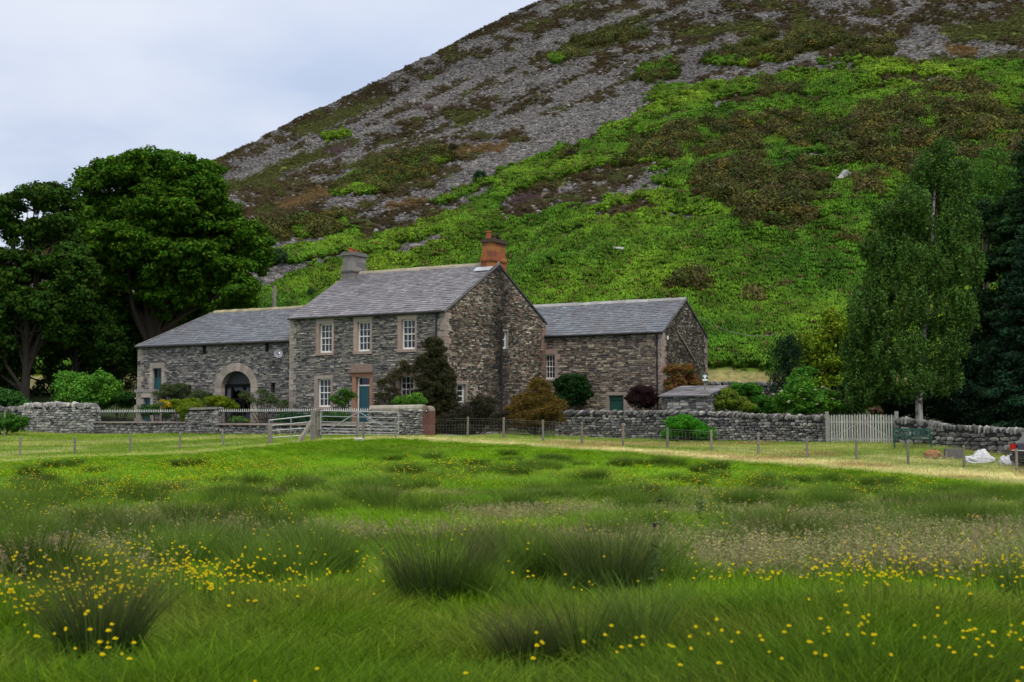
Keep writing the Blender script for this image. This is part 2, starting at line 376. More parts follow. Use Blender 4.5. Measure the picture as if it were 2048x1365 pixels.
def make_hill():
    us = np.linspace(-.66, .66, 760); ts = np.concatenate([np.linspace(0, 1, 380), [1.03, 1.08, 1.2, 1.5]])
    U, T = np.meshgrid(us, ts)
    D = D0+T*(hillD(U)-D0); Z = hill(U, D)
    Z[0] -= .6
    X = U*D
    px, py = proj(X, D, Z)
    k = klass(px, py)
    c = HCA[k]
    # smooth class colours a little, then mottling that belongs to the plants and stones
    c = (c+np.roll(c, 1, 0)+np.roll(c, 1, 1)+np.roll(c, -1, 0)+np.roll(c, -1, 1))/5
    n1 = fbm(X*.25, D*.25, 4)[..., None]; n2 = RNG.random(X.shape)[..., None]
    c = c*(.55+.9*n1)*(.88+.24*n2)
    r, q = X.shape
    V = np.stack([X, D, Z], -1).reshape(-1, 3); idx = np.arange(r*q).reshape(r, q)
    F = np.stack([idx[:-1, :-1], idx[:-1, 1:], idx[1:, 1:], idx[1:, :-1]], -1).reshape(-1, 4)
    m, nt, out = nodes('hillside_cover')
    b = N(nt, 'ShaderNodeBsdfPrincipled', Roughness=.95); b.inputs['Specular IOR Level'].default_value = .15
    at = nt.nodes.new('ShaderNodeAttribute'); at.attribute_name = 'Col'
    pos = geo_pos(nt)
    f = ramp(nt, noise_node(nt, pos, 1.6, 6, .8), .3, .7)
    g = nt.nodes.new('ShaderNodeCombineColor'); ff = mathn(nt, 'ADD', mathn(nt, 'MULTIPLY', f, 1.1), .45)
    for i in range(3): L(nt, ff, g.inputs[i])
    L(nt, mixc(nt, 'MULTIPLY', 1.0, at.outputs['Color'], g.outputs[0]), b.inputs['Base Color'])
    bn = nt.nodes.new('ShaderNodeBump'); bn.inputs['Strength'].default_value = .8; bn.inputs['Distance'].default_value = .5
    L(nt, noise_node(nt, pos, 1.1, 5, .7), bn.inputs['Height']); L(nt, bn.outputs[0], b.inputs['Normal'])
    L(nt, b.outputs[0], out.inputs[0])
    mb = MB(); mb.add(V, F, c.reshape(-1, 3)); o = mb.build('hillside', m, smooth=True)
    tag(o, 'steep fell side of grey scree, brown heath and bright bracken', 'hillside', kind='structure')
# ---------------------------------------------------------------- scatter (only for uncountable ground cover)
SRC = {}
def src(kind, i, mb, mat):
    o = mb.build('%s_%02d' % (kind, i), mat); COL.objects.unlink(o)
    if kind not in SRC: SRC[kind] = bpy.data.collections.new(kind+'_kinds')
    SRC[kind].objects.link(o)
def scatter(name, label, cat, kind, pos, rot, scl, tint, sz=None):
    n = len(pos); me = bpy.data.meshes.new(name); me.vertices.add(n)
    me.vertices.foreach_set('co', np.asarray(pos, np.float32).ravel())
    a = me.attributes.new('rotv', 'FLOAT_VECTOR', 'POINT'); a.data.foreach_set('vector', np.asarray(rot, np.float32).ravel())
    s3 = np.stack([scl, scl, scl if sz is None else sz], 1)
    a = me.attributes.new('scl', 'FLOAT_VECTOR', 'POINT'); a.data.foreach_set('vector', s3.astype(np.float32).ravel())
    nk = len(SRC[kind].objects)
    a = me.attributes.new('idx', 'INT', 'POINT'); a.data.foreach_set('value', RNG.integers(0, nk, n).astype(np.int32))
    a = me.attributes.new('tint', 'FLOAT_COLOR', 'POINT'); a.data.foreach_set('color', np.concatenate([tint, np.ones((n, 1))], 1).astype(np.float32).ravel())
    o = bpy.data.objects.new(name, me); COL.objects.link(o)
    ng = bpy.data.node_groups.new(name, 'GeometryNodeTree')
    ng.interface.new_socket('Geometry', in_out='INPUT', socket_type='NodeSocketGeometry'); ng.interface.new_socket('Geometry', in_out='OUTPUT', socket_type='NodeSocketGeometry')
    gi = ng.nodes.new('NodeGroupInput'); go = ng.nodes.new('NodeGroupOutput')
    ip = ng.nodes.new('GeometryNodeInstanceOnPoints'); ci = ng.nodes.new('GeometryNodeCollectionInfo')
    ci.inputs['Collection'].default_value = SRC[kind]; ci.inputs['Separate Children'].default_value = True; ci.inputs['Reset Children'].default_value = True
    def na(nm, t):
        x = ng.nodes.new('GeometryNodeInputNamedAttribute'); x.data_type = t; x.inputs[0].default_value = nm
        return [s for s in x.outputs if s.enabled and s.name == 'Attribute'][0]
    ip.inputs['Pick Instance'].default_value = True
    ng.links.new(gi.outputs[0], ip.inputs['Points']); ng.links.new(ci.outputs[0], ip.inputs['Instance'])
    ng.links.new(na('idx', 'INT'), ip.inputs['Instance Index']); ng.links.new(na('rotv', 'FLOAT_VECTOR'), ip.inputs['Rotation'])
    ng.links.new(na('scl', 'FLOAT_VECTOR'), ip.inputs['Scale']); ng.links.new(ip.outputs[0], go.inputs[0])
    md = o.modifiers.new('scatter', 'NODES'); md.node_group = ng
    return tag(o, label, cat, kind='stuff')
def blades(mb, n, h, rad, w, lean, cols, tipc=None, seg=3, droop=.35, base_dark=1.0):
    """n grass blades, each a tapering bent strip"""
    ang = RNG.random(n)*2*np.pi; r = rad*np.sqrt(RNG.random(n)); H = h*(.55+.6*RNG.random(n))
    bx = r*np.cos(ang); by = r*np.sin(ang)
    la = ang+RNG.normal(0, .5, n); ln = lean*(.3+r/max(rad, 1e-6))*(.6+.8*RNG.random(n))
    dx, dy = np.cos(la), np.sin(la); fa = RNG.random(n)*np.pi; wx, wy = np.cos(fa), np.sin(fa)
    V = np.zeros((n, seg+1, 2, 3)); C = np.zeros((n, seg+1, 2, 3))
    ci = RNG.integers(0, len(cols), n); bc = np.array(cols)[ci]*(.75+.5*RNG.random(n))[:, None]
    for s in range(seg+1):
        t = s/seg; out = ln*H*(t**1.6)*(1+droop*t); zz = H*(t-droop*.35*ln*t*t)
        ww = w*(1-t*.85)
        for k, sg in enumerate((-1, 1)):
            V[:, s, k, 0] = bx+dx*out+wx*ww*sg/2; V[:, s, k, 1] = by+dy*out+wy*ww*sg/2; V[:, s, k, 2] = zz-.03*(s == 0)
            cc = bc*(base_dark+(1-base_dark)*t)
            if tipc is not None: cc = cc*(1-t**2.5)+np.array(tipc)*t**2.5
            C[:, s, k] = cc
    b = np.arange(n)[:, None]*(seg+1)*2; s = np.arange(seg)[None]*2
    F = np.stack([b+s, b+s+1, b+s+3, b+s+2], -1).reshape(-1, 4)
    mb.add(V.reshape(-1, 3), F, C.reshape(-1, 3)); return np.stack([bx+dx*ln*H*(1+droop), by+dy*ln*H*(1+droop), H*(1-droop*.35*ln)], 1)
def leafcloud(mb, cen, rad, n, size, cols, flat=1.0, up=.3, var=.25, aspect=.6, shell=.55):
    """n leaf-sized diamonds round a centre"""
    d = RNG.normal(size=(n, 3)); d /= np.linalg.norm(d, axis=1)[:, None]
    r = (shell+(1-shell)*RNG.random(n))
    rad = np.asarray(rad, float)*np.ones(3)
    pos = np.asarray(cen)+d*r[:, None]*rad
    nn = d+RNG.normal(0, .55, (n, 3))+np.array([0, 0, up]); nn /= np.linalg.norm(nn, axis=1)[:, None]
    t = np.cross(nn, RNG.normal(size=(n, 3))); t /= np.linalg.norm(t, axis=1)[:, None]; b = np.cross(nn, t)
    s = size*(.6+.8*RNG.random(n))[:, None]
    V = np.stack([pos-t*s*.5, pos+b*s*.5*aspect+t*s*.05, pos+t*s*.55, pos-b*s*.5*aspect+t*s*.05], 1)
    c = np.array(cols)[RNG.integers(0, len(cols), n)]*(1-var+2*var*RNG.random(n))[:, None]
    F = np.arange(n*4).reshape(n, 4)
    mb.add(V.reshape(-1, 3), F, np.repeat(c, 4, 0))
def ico(sub=1):
    import bmesh
    bm = bmesh.new(); bmesh.ops.create_icosphere(bm, subdivisions=sub, radius=1)
    V = np.array([v.co[:] for v in bm.verts]); F = np.array([[v.index for v in f.verts] for f in bm.faces]); bm.free(); return V, F
ICO1 = ico(1); ICO2 = ico(2)
def rockshape(seed, sub=1, boxy=.6, rough=.22):
    V, F = ICO1 if sub == 1 else ICO2
    V = np.sign(V)*np.abs(V)**boxy
    r = np.random.default_rng(seed); ph = r.random(6)*6
    k = 1+rough*(np.sin(V[:, 0]*2.3+ph[0])*np.sin(V[:, 1]*2.7+ph[1])+.6*np.sin(V[:, 2]*3.5+ph[2]+V[:, 0]*2)+.5*r.normal(0, .5, len(V)))
    return V*k[:, None], F
ROCKS = [rockshape(i) for i in range(10)]
# ---------------------------------------------------------------- hill scatter
def hill_scatter():
    # bracken clumps: arching fronds
    for i in range(5):
        mb = MB()
        for f in range(20):
            a = RNG.random()*6.28; ln = .24+.17*RNG.random(); wv = .05
            pts = [np.array([math.cos(a)*ln*t, math.sin(a)*ln*t, .25+.45*math.sin(t*2.2)*(.8+.3*RNG.random())]) for t in (0.05, .4, .75, 1.1)]
            px_ = np.array([-math.sin(a), math.cos(a), 0])
            V = []; ws = (wv*.5, wv, wv*.7, .02)
            for p, w in zip(pts, ws): V += [p-px_*w, p+px_*w]
            c = np.array((1., 1, 1))*(.7+.6*RNG.random())
            mb.add(V, [(0, 1, 3, 2), (2, 3, 5, 4), (4, 5, 7, 6)], c)
        leafcloud(mb, (0, 0, .4), (.32, .32, .2), 70, .07, [(1, 1, 1), (.8, .9, .8), (1.2, 1.1, 1)])
        src('bracken_clump', i, mb, M['ihill'])
    for i in range(5):
        mb = MB()
        leafcloud(mb, (0, 0, .42), (.55, .55, .42), 190, .12, [(1, 1, 1), (.6, .65, .6), (1.3, 1.15, .9)], up=.1, var=.4)
        leafcloud(mb, (.3, .1, .3), (.4, .4, .3), 90, .12, [(1, 1, 1), (1.3, 1.05, .6)], up=.1, var=.4)
        src('gorse_bush', i, mb, M['ihill'])
    for i in range(6):
        V, F = ROCKS[i]; mb = MB(); mb.add(V*np.array([1, .8, .55])*.5, F, (1, 1, 1)); src('scree_stone', i, mb, M['istone'])
    # candidate spots
    n = 980000
    u = RNG.uniform(-.55, .55, n); q = RNG.random(n)
    d = D0+1+(hillD(u)-D0-1)*q**.9
    z = hill(u, d); x = u*d
    px, py = proj(x, d, z)
    k = klass(px+RNG.normal(0, 4, n), py+RNG.normal(0, 2.2, n))
    area = 1.0
    def sel(mask, keep):
        return np.nonzero(mask & (RNG.random(n) < keep))[0]
    def rnd(m): return np.stack([RNG.normal(0, .15, m), RNG.normal(0, .15, m), RNG.random(m)*6.28], 1)
    ok = (py > -60) & (px > -250) & (px < 2300)
    hue = fbm(x*.07, d*.07, 4); h2 = fbm(x*.5+8, d*.5, 2)
    i = sel(ok & (k == 3) & (d < 330), .62)
    base = np.array((.094, .2, .012)); 
    h3 = np.clip((fbm(x[i]*.9+3, d[i]*.35, 3)-.3)*2.2, 0, 1); t = base*(.45+1.1*hue[i])[:, None]*(.6+.7*h3)[:, None]*(.8+.4*RNG.random(len(i)))[:, None]; t[:, 0] *= (.5+.95*hue[i]); dd_ = RNG.random(len(i)) < .05; t[dd_] = np.array((.13, .11, .035))*(.6+.7*RNG.random(dd_.sum()))[:, None]
    scatter('bracken', 'bright green bracken covering the lower slope of the fell', 'bracken', 'bracken_clump', np.stack([x, d, z-.05], 1)[i], rnd(len(i)), (.7+.5*RNG.random(len(i)))*(.7+d[i]/350), t)
    i = sel(ok & (k == 2), .55)
    t = np.array((.078, .082, .022))*(.5+1.0*hue[i])[:, None]*(.4+1.2*RNG.random(len(i)))[:, None]; og = RNG.random(len(i)) < .35; t[og] = np.array((.05, .075, .016))*(.5+1.0*RNG.random(og.sum()))[:, None]
    gold = RNG.random(len(i)) < .07; t[gold] = np.array((.13, .11, .025))*(.6+.6*RNG.random(gold.sum()))[:, None]
    br = (RNG.random(len(i)) < .12) & (px[i] > 1300); t[br] = np.array((.1, .08, .04))*(.6+.6*RNG.random(br.sum()))[:, None]
    s = (.5+1.5*RNG.random(len(i))**2.5)*(.7+1.0*h2[i])
    scatter('gorse', 'brown and olive gorse thickets spreading across the fell', 'gorse', 'gorse_bush', np.stack([x, d, z-.1], 1)[i], rnd(len(i)), s, t)
    i = sel(ok & ((k == 1) | (k == 5) | (k == 6) | (k == 7)), .34)
    kk = k[i]; t = np.array((.075, .06, .032))*(.45+1.1*hue[i])[:, None]*(.6+.8*RNG.random(len(i)))[:, None]
    for c, col in ((5, (.12, .085, .1)), (6, (.1, .115, .038)), (7, (.2, .14, .07))):
        mk = kk == c; t[mk] = np.array(col)*(.7+.6*RNG.random(mk.sum()))[:, None]
    scatter('heather', 'low dark heather and moor grass between the screes', 'heather', 'gorse_bush', np.stack([x, d, z-.05], 1)[i], rnd(len(i)), .45+.5*RNG.random(len(i)), t, sz=.35+.35*RNG.random(len(i)))
    i = sel(ok & (k == 0), .9)
    g = (.085+.13*RNG.random(len(i))**1.5); t = np.stack([g*1.03, g*.98, g*.96], 1)*(.6+.8*hue[i])[:, None]
    scatter('scree', 'loose grey scree stones streaming down the fell', 'scree', 'scree_stone', np.stack([x, d, z], 1)[i], rnd(len(i)), .2+.75*RNG.random(len(i))**6, t)
    i = sel(ok & ((k == 1) | (k == 3)) & (py < 430), .012)
    g = (.15+.25*RNG.random(len(i))); t = np.stack([g, g*.98, g], 1)*.7
    scatter('scattered_stones', 'small pale stones lying among the bracken and heather', 'stones', 'scree_stone', np.stack([x, d, z+.2], 1)[i], rnd(len(i)), .35+.6*RNG.random(len(i))**2, t)
# ---------------------------------------------------------------- ground sheet
def make_ground():
    xs = np.concatenate([[-1500, -700, -300, -150, -90, -70], np.linspace(-58, 58, 330), [70, 90, 150, 300, 700, 1500]])
    ys = np.concatenate([[-600, -200, -60, -20], np.linspace(-8, 96, 300), [100, 110, 140, 250, 600, 1500]])
    X, Y = np.meshgrid(xs, ys); Z = ground(X, Y)
    Z = Z-np.clip(Y-90, 0, 6)*.4-.5*(np.abs(X) > 80)
    Z = np.where(Y > 96, -1.0, Z)
    u = X/np.maximum(Y, 1); eY = edgeY(u)
    dist = Y-eY
    n = fbm(X*.5, Y*.5, 4); n2 = fbm(X*.15+4, Y*1.3, 4); n3 = RNG.random(X.shape)
    mown = np.array((.32, .34, .1))*np.ones(X.shape+(3,)); straw = np.array((.52, .47, .25)); greenm = np.array((.16, .26, .03))
    f = np.clip((n2-.42)*4, 0, 1)[..., None]
    c = greenm*(1-f)+mown*f
    s = (np.exp(-((dist-.9-1.2*np.clip(u*4, -.3, 1.5))/(1.0+.8*np.clip(u*4, 0, 1)))**2)*np.where(u < -.14, .35, 1)+.4*np.exp(-((dist-5.5)/.7)**2)*(n > .45))[..., None]
    s = np.clip(s*(.6+.8*n[..., None]), 0, 1)
    c = c*(1-s)+straw*s
    tan = np.array((.3, .2, .08)); ft = np.clip((fbm(X*.3+9, Y*.9+2, 3)-.58)*6, 0, .7)[..., None]*(u > .02)[..., None]; c = c*(1-ft)+tan*ft
    md = np.array((.05, .085, .018)); wm = np.clip(-dist/.5, 0, 1)[..., None]
    c = c*(1-wm)+md*wm
    gd = np.array((.03, .05, .012)); wg = np.clip((Y-(np.interp(u, [(-1.2), (-.36), -.058, .0, .23, .38], [76, 74.5, 62.5, 66.5, 61.5, 54.5])))/1.0, 0, 1)[..., None]
    c = c*(1-wg)+gd*wg
    c = c*(.75+.5*n3[..., None])
    V = np.stack([X, Y, Z], -1).reshape(-1, 3); r, q = X.shape; idx = np.arange(r*q).reshape(r, q)
    F = np.stack([idx[:-1, :-1], idx[:-1, 1:], idx[1:, 1:], idx[1:, :-1]], -1).reshape(-1, 4)
    m = mat_col('turf', .95, .6, 3.5, .6, 12)
    mb = MB(); mb.add(V, F, c.reshape(-1, 3)); o = mb.build('ground', m, smooth=True)
    tag(o, 'grass field in front of the farmhouse', 'ground', kind='structure')
    # drive
    P0 = [P(868, 874, 62.6), P(1025, 872, 63.5), P(1060, 866, 67), P(930, 862, 67)]
    cs = [np.array([p.x, p.y]) for p in P0]; mb = MB(); nn = 14; V = []
    for i in range(nn+1):
        for j in range(nn+1):
            s_, t_ = i/nn, j/nn; p = (cs[0]*(1-s_)+cs[1]*s_)*(1-t_)+(cs[3]*(1-s_)+cs[2]*s_)*t_
            V.append((p[0], p[1], gz(p[0], p[1])+.03))
    mb.add(V, [(i*(nn+1)+j, (i+1)*(nn+1)+j, (i+1)*(nn+1)+j+1, i*(nn+1)+j+1) for i in range(nn) for j in range(nn)])
    tag(mb.build('path', 'tarmac'), 'pale grey drive in front of the dark hedge', 'path', kind='structure')
# ---------------------------------------------------------------- meadow
RUSH = [(870, 1238, 1.0, 'big dark green rush tussock with drooping blades, just left of centre in the near meadow'),
        (1225, 1222, .95, 'big rush tussock with bare brown stalks at its dark base, near meadow'),
        (1000, 1170, .8, 'rush tussock in the dark hollow between the two biggest tussocks'),
        (470, 1085, .62, 'dark rush tussock beside purple seed heads, behind the near buttercups'),
        (270, 1115, .72, 'broad dark rush tussock behind the dense buttercups at the lower left'),
        (195, 990, .7, 'small dark rush tussock standing in front of the second fence post from the left'),
        (60, 985, .8, 'rush tussock among far buttercups at the left edge of the meadow'),
        (345, 1003, .75, 'pair-sized rush tussock in front of the yellow garden shrubs'),
        (545, 1015, .62, 'narrow upright rush tussock with orange-yellow flowers at its foot'),
        (760, 1025, .75, 'rush tussock directly below the metal field gate, middle distance'),
        (1288, 1012, .8, 'rounded rush tussock standing alone below the dry stone wall, middle distance'),
        (620, 990, .7, 'low spreading rush tussock in front of the leaning strut post'),
        (200, 1345, .75, 'darkest rush tussock at the lower left corner, ringed by large buttercups'),
        (1050, 1350, .45, 'thin rush tussock at the bottom edge near the middle'),
        (1560, 1130, .8, 'rush tussock within the pale seeding grass, right half of meadow'),
        (1900, 1050, .85, 'wide dark rush tussock towards the right edge of the meadow'),
        (30, 1130, .7, 'rush tussock cut by the left edge above the dense buttercups'),
        (950, 960, .7, 'small dark rush tussock among far buttercups in front of the gable')]
def meadow():
    G1 = [(.10, .21, .012), (.08, .17, .015), (.14, .24, .02), (.11, .2, .02)]
    for i in range(7):
        mb = MB(); blades(mb, 115, .36, .3, .0085, .45, [(1, 1, 1), (.5, .6, .7), (1.7, 1.45, 1.4), (.75, .8, .8), (1.1, 1.05, 1)], seg=3); src('grass_tuft', i, mb, M['ileaf'])
    for i in range(4):
        mb = MB(); blades(mb, 60, .34, .4, .022, .6, [(1, 1, 1), (.8, .9, .9), (1.2, 1.1, 1)], seg=2); src('far_tuft', i, mb, M['ileaf'])
    for i in range(5):
        mb = MB(); blades(mb, 210, .75, .13, .008, .26, [(1, 1, 1), (.7, .8, .8), (1.3, 1.15, .9)], tipc=(1.9, 1.5, 1.6), seg=4, droop=.2); src('rush_tuft', i, mb, M['ileaf'])
    for i in range(5):
        mb = MB(); tips = blades(mb, 26, .62, .25, .005, .3, [(1, 1, 1), (1.1, 1, .9)], seg=3, droop=.25)
        for t_ in tips: leafcloud(mb, t_-np.array([0, 0, .05]), (.025, .025, .1), 9, .035, [(1.15, .95, 1), (1, .9, .9)], aspect=.4)
        src('seed_grass', i, mb, M['ileaf'])
    for i in range(4):
        mb = MB(); blades(mb, 40, .07, .28, .014, .8, [(1, 1, 1), (1.15, 1.1, 1.2), (.85, .95, .7)], seg=2); src('mown_tuft', i, mb, M['ileaf'])
    for i in range(6):
        mb = MB(); nf = RNG.integers(1, 4)
        for q in range(nf):
            a = RNG.random()*6.28; r = .09*RNG.random(); h = .30+.22*RNG.random(); b = (r*math.cos(a), r*math.sin(a), 0); tp = np.array([r*2.2*math.cos(a), r*2.2*math.sin(a), h])
            mb.tube([b, tuple(tp)], [.003, .002], 3, (.09, .16, .02))
            for k in range(5):
                t = 6.283*k/5+a; e = np.array([math.cos(t), math.sin(t), .5]); s_ = np.array([-math.sin(t), math.cos(t), 0])
                mb.add([tp, tp+e*.011+s_*.009, tp+e*.018, tp+e*.011-s_*.009], [(0, 1, 2, 3)], (.9, .78, .02))
                e2 = np.array([math.cos(t+.6)*.5, math.sin(t+.6)*.5, 1.]); mb.add([tp, tp+e2*.009+s_*.009, tp+e2*.017, tp+e2*.009-s_*.009], [(0, 1, 2, 3)], (.85, .7, .01))
        src('buttercup', i, mb, M['petal'])
    SRC['buttercup'].objects[0]
    # spots
    def spots(n, dmin, dmax, power, uw=.46):
        t = RNG.random(n); d = (dmin**power+(dmax**power-dmin**power)*t)**(1/power)
        x = RNG.uniform(-1, 1, n)*(uw*d+4.2); return x, d, x/d
    def rnd(m): return np.stack([RNG.normal(0, .08, m), RNG.normal(0, .08, m), RNG.random(m)*6.28], 1)
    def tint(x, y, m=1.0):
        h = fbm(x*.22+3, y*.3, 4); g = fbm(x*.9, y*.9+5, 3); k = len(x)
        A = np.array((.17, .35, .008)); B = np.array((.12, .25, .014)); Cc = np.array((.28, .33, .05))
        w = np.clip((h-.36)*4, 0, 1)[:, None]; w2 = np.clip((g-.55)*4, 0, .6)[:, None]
        return (A*w+B*(1-w))*(1-w2)+Cc*w2*m if False else ((A*w+B*(1-w))*(1-w2)+Cc*w2)*(.8+.4*RNG.random(k))[:, None]*np.clip(.5+(y-8)*.05, .5, 1)[:, None]  # grass colour darkened towards the camera, lens vignetting painted into the tint
    TS = [ghit(a, b) for (a, b, s, l) in RUSH]
    def clearof(x, y):
        ok = np.ones(len(x), bool)
        for (X, Y, Z) in TS: ok &= ~((np.abs(x-X*y/Y) < .5) & (y < Y+.25) & (y > Y-(.9 if Y < 16 else 1.8)) & (RNG.random(len(x)) < .85))
        return ok
    # near grass
    x, y, u = spots(31000, 6.2, 34, 1.25); ok = y < edgeY(u); x, y, u = x[ok], y[ok], u[ok]
    ok = clearof(x, y); x, y = x[ok], y[ok]; hm = .2+.7*fbm(x*.4, y*.4, 3)
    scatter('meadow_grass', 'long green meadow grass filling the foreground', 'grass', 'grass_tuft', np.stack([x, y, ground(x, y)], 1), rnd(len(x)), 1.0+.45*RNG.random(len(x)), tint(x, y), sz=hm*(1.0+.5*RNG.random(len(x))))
    x, y, u = spots(32000, 26, 66, 1.6); ok = y < edgeY(u)+RNG.normal(0, .25, len(y)); x, y, u = x[ok], y[ok], u[ok]
    ok = clearof(x, y); x, y, u = x[ok], y[ok], u[ok]; fade = np.clip((edgeY(u)-y)/22, .22, .75)
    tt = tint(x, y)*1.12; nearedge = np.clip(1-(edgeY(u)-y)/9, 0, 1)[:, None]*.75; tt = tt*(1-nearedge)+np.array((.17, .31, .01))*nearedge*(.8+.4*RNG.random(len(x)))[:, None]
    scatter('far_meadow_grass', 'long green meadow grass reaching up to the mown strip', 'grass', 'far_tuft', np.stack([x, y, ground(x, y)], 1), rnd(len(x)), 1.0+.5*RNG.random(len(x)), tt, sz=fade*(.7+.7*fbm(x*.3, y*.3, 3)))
    # mown turf
    x, y, u = spots(68000, 46, 80, 1.5); z0 = ground(x, y)
    lim = np.interp(u, [(-1.2), (-.36), -.058, -.03, .0, .23, .38], [75, 74.2, 60.8, 62, 66, 61, 54.5]); ok = (y > edgeY(u)) & (y < lim)
    x, y, u, z0 = x[ok], y[ok], u[ok], z0[ok]; dist = y-edgeY(u)
    n2 = fbm(x*.15+4, y*1.3, 4); n_ = fbm(x*.5, y*.5, 4); f = np.clip((n2-.42)*4, 0, 1)[:, None]
    c = np.array((.22, .34, .035))*(1-f)+np.array((.46, .5, .15))*f
    s = np.exp(-((dist-.9-1.2*np.clip(u*4, -.3, 1.5))/(1.0+.8*np.clip(u*4, 0, 1)))**2)*np.where(u < -.14, .35, 1)+.4*np.exp(-((dist-5.5)/.7)**2)*(n_ > .45)
    s = np.clip(s*(.6+.8*n_), 0, 1)[:, None]; c = c*(1-s)+np.array((.8, .72, .4))*s
    ft = np.clip((fbm(x*.3+9, y*.9+2, 3)-.58)*6, 0, .7)[:, None]*(u > .02)[:, None]; c = c*(1-ft)+np.array((.42, .3, .13))*ft
    scatter('mown_grass', 'short mown yellow-green turf with rows of cut hay before the walls', 'grass', 'mown_tuft', np.stack([x, y, z0], 1), rnd(len(x)), .9+.8*RNG.random(len(x)), c*(.75+.5*RNG.random(len(x)))[:, None])
    # rush stands
    cx, cy, cu = spots(680, 9.5, 50, 1.5); px, py = proj(cx, cy, ground(cx, cy)); gap = fbm(cx*.14+5, cy*.14, 3)
    ok = (gap > .40) & (cy > 12.5) & (cy < edgeY(cu)-5) & ((py < 1245) | (RNG.random(len(cx)) < .35)); cx, cy = cx[ok], cy[ok]; m = RNG.integers(4, 9, len(cx)); rr_ = .07+.13*RNG.random(len(cx)); ht = .52+.42*RNG.random(len(cx)); tn = .55+.95*RNG.random(len(cx))
    ii = np.repeat(np.arange(len(cx)), m); x = cx[ii]+RNG.normal(0, 1, len(ii))*rr_[ii]; y = cy[ii]+RNG.normal(0, 1, len(ii))*rr_[ii]; h = ht[ii]*np.clip(1.25-y/75, .5, 1)
    CT = np.stack([cx, cy, rr_], 1)
    t = np.array((.056, .118, .014))*tn[ii][:, None]*(.75+.5*RNG.random(len(ii)))[:, None]
    scatter('rush_clumps', 'many small dark rush tussocks dotted through the meadow', 'rushes', 'rush_tuft', np.stack([x, y, ground(x, y)], 1), rnd(len(x)), 1.0+.4*RNG.random(len(x)), t, sz=h)
    x, y, u = spots(6500, 8, 52, 1.35); px, py = proj(x, y, ground(x, y)); r = fbm(x*.28+11, y*.33+7, 4)
    band = np.exp(-((py-1030)/75)**2)*.08+np.exp(-((py-1175)/70)**2)*.06*(px > 500)+.10*(px > 1450)*(py > 985)*(py < 1120); ok = (r+band > .68) & (y < edgeY(u)-9) & (py > 940)
    x, y = x[ok], y[ok]; h = (.6+.5*fbm(x*.6, y*.6, 2))*np.clip(1.25-y/42, .3, 1)
    t = np.array((.06, .12, .02))*(.7+.7*RNG.random(len(x)))[:, None]
    scatter('rushes', 'stands of darker soft rush through the meadow', 'rushes', 'rush_tuft', np.stack([x, y, ground(x, y)], 1), rnd(len(x)), 1.0+.5*RNG.random(len(x)), t, sz=h*(.8+.3*RNG.random(len(x))))
    # seeding grass
    x, y, u = spots(11000, 9.5, 40, 1.35); px, py = proj(x, y, ground(x, y)); r = fbm(x*.35+31, y*.4+17, 4)
    band = .1*np.exp(-((py-1060)/60)**2)*(px > 700)+.05*(py > 1080)*(px > 1250)*(py < 1200)-.06*(py > 1230); ok = (r+band > .59) & (y < edgeY(u)-12)
    x, y = x[ok], y[ok]
    t = np.where((RNG.random(len(x)) < .7)[:, None], np.array((.27, .31, .13)), np.array((.3, .27, .17)))*(.7+.6*RNG.random(len(x)))[:, None]
    scatter('seeding_grass', 'pale and pinkish seed heads standing above the meadow grass', 'grass', 'seed_grass', np.stack([x, y, ground(x, y)], 1), rnd(len(x)), .8+.5*RNG.random(len(x)), t, sz=(.65+.35*RNG.random(len(x)))*np.clip(1.2-y/50, .4, 1))
    # buttercups in drifts
    x, y, u = spots(160000, 7, 50, 1.3); px, py = proj(x, y, ground(x, y)+.4)
    dr = fbm(x*.45+77, y*.5+3, 4); w = np.zeros(len(x))
    def blob(cx, cy, sx, sy, a):
        return a*np.exp(-(((px-cx)/sx)**2+((py-cy)/sy)**2))
    w = blob(150, 1200, 260, 55, .9)+blob(420, 1215, 200, 60, .5)+blob(700, 1265, 230, 45, .75)+blob(1080, 1270, 250, 45, .4)+blob(1150, 1320, 200, 40, .35)+blob(1700, 1180, 260, 35, .6)+blob(1900, 1230, 200, 50, .85)+blob(120, 1310, 110, 30, .5)+blob(200, 960, 260, 30, 1.3)+blob(450, 945, 200, 22, 1.0)+blob(900, 945, 130, 22, 1.2)+blob(1380, 960, 120, 28, 1.0)+blob(1650, 965, 220, 22, .9)+blob(520, 1025, 80, 14, .7)+blob(230, 1090, 100, 25, .4)+blob(1580, 1345, 120, 25, .5)+blob(40, 1050, 80, 30, .3)+.02
    ok = (RNG.random(len(x)) < w*np.clip((dr-.38)*4.2, 0, 1)*np.where(y > 32, .07, np.where(y > 20, .22, 1.0))) & (y < edgeY(u)-1)
    x, y = x[ok], y[ok]; hh = .85+.35*RNG.random(len(x))
    sc = np.where(y > 22, .95+.35*(y > 35), .88)*(.65+.55*RNG.random(len(x)))
    scatter('buttercups', 'drifts of yellow buttercups flowering through the meadow', 'buttercups', 'buttercup', np.stack([x, y, ground(x, y)+.06], 1), rnd(len(x)), sc, np.ones((len(x), 3)), sz=hh)
    # prominent tussocks: one thing each
    for (a, b, s, lab) in RUSH:
        X, Y, Z = ghit(a, b); mb = MB()
        k = 520 if Y < 16 else 380
        blades(mb, int(k*1.7), 1.02*s*np.clip(1.15-Y/70, .5, 1), .3*s, .008 if Y < 16 else .014, .4, [(.03, .075, .008), (.022, .058, .01), (.06, .115, .01), (.025, .065, .02)], tipc=(.13, .12, .05), seg=5, droop=.3)
        blades(mb, 70, .4*s, .32*s, .008, .8, [(.22, .15, .08), (.16, .1, .05)], seg=3)
        V0 = mb.V; mb.V = [v+np.array([X, Y, Z-.02]) for v in V0]
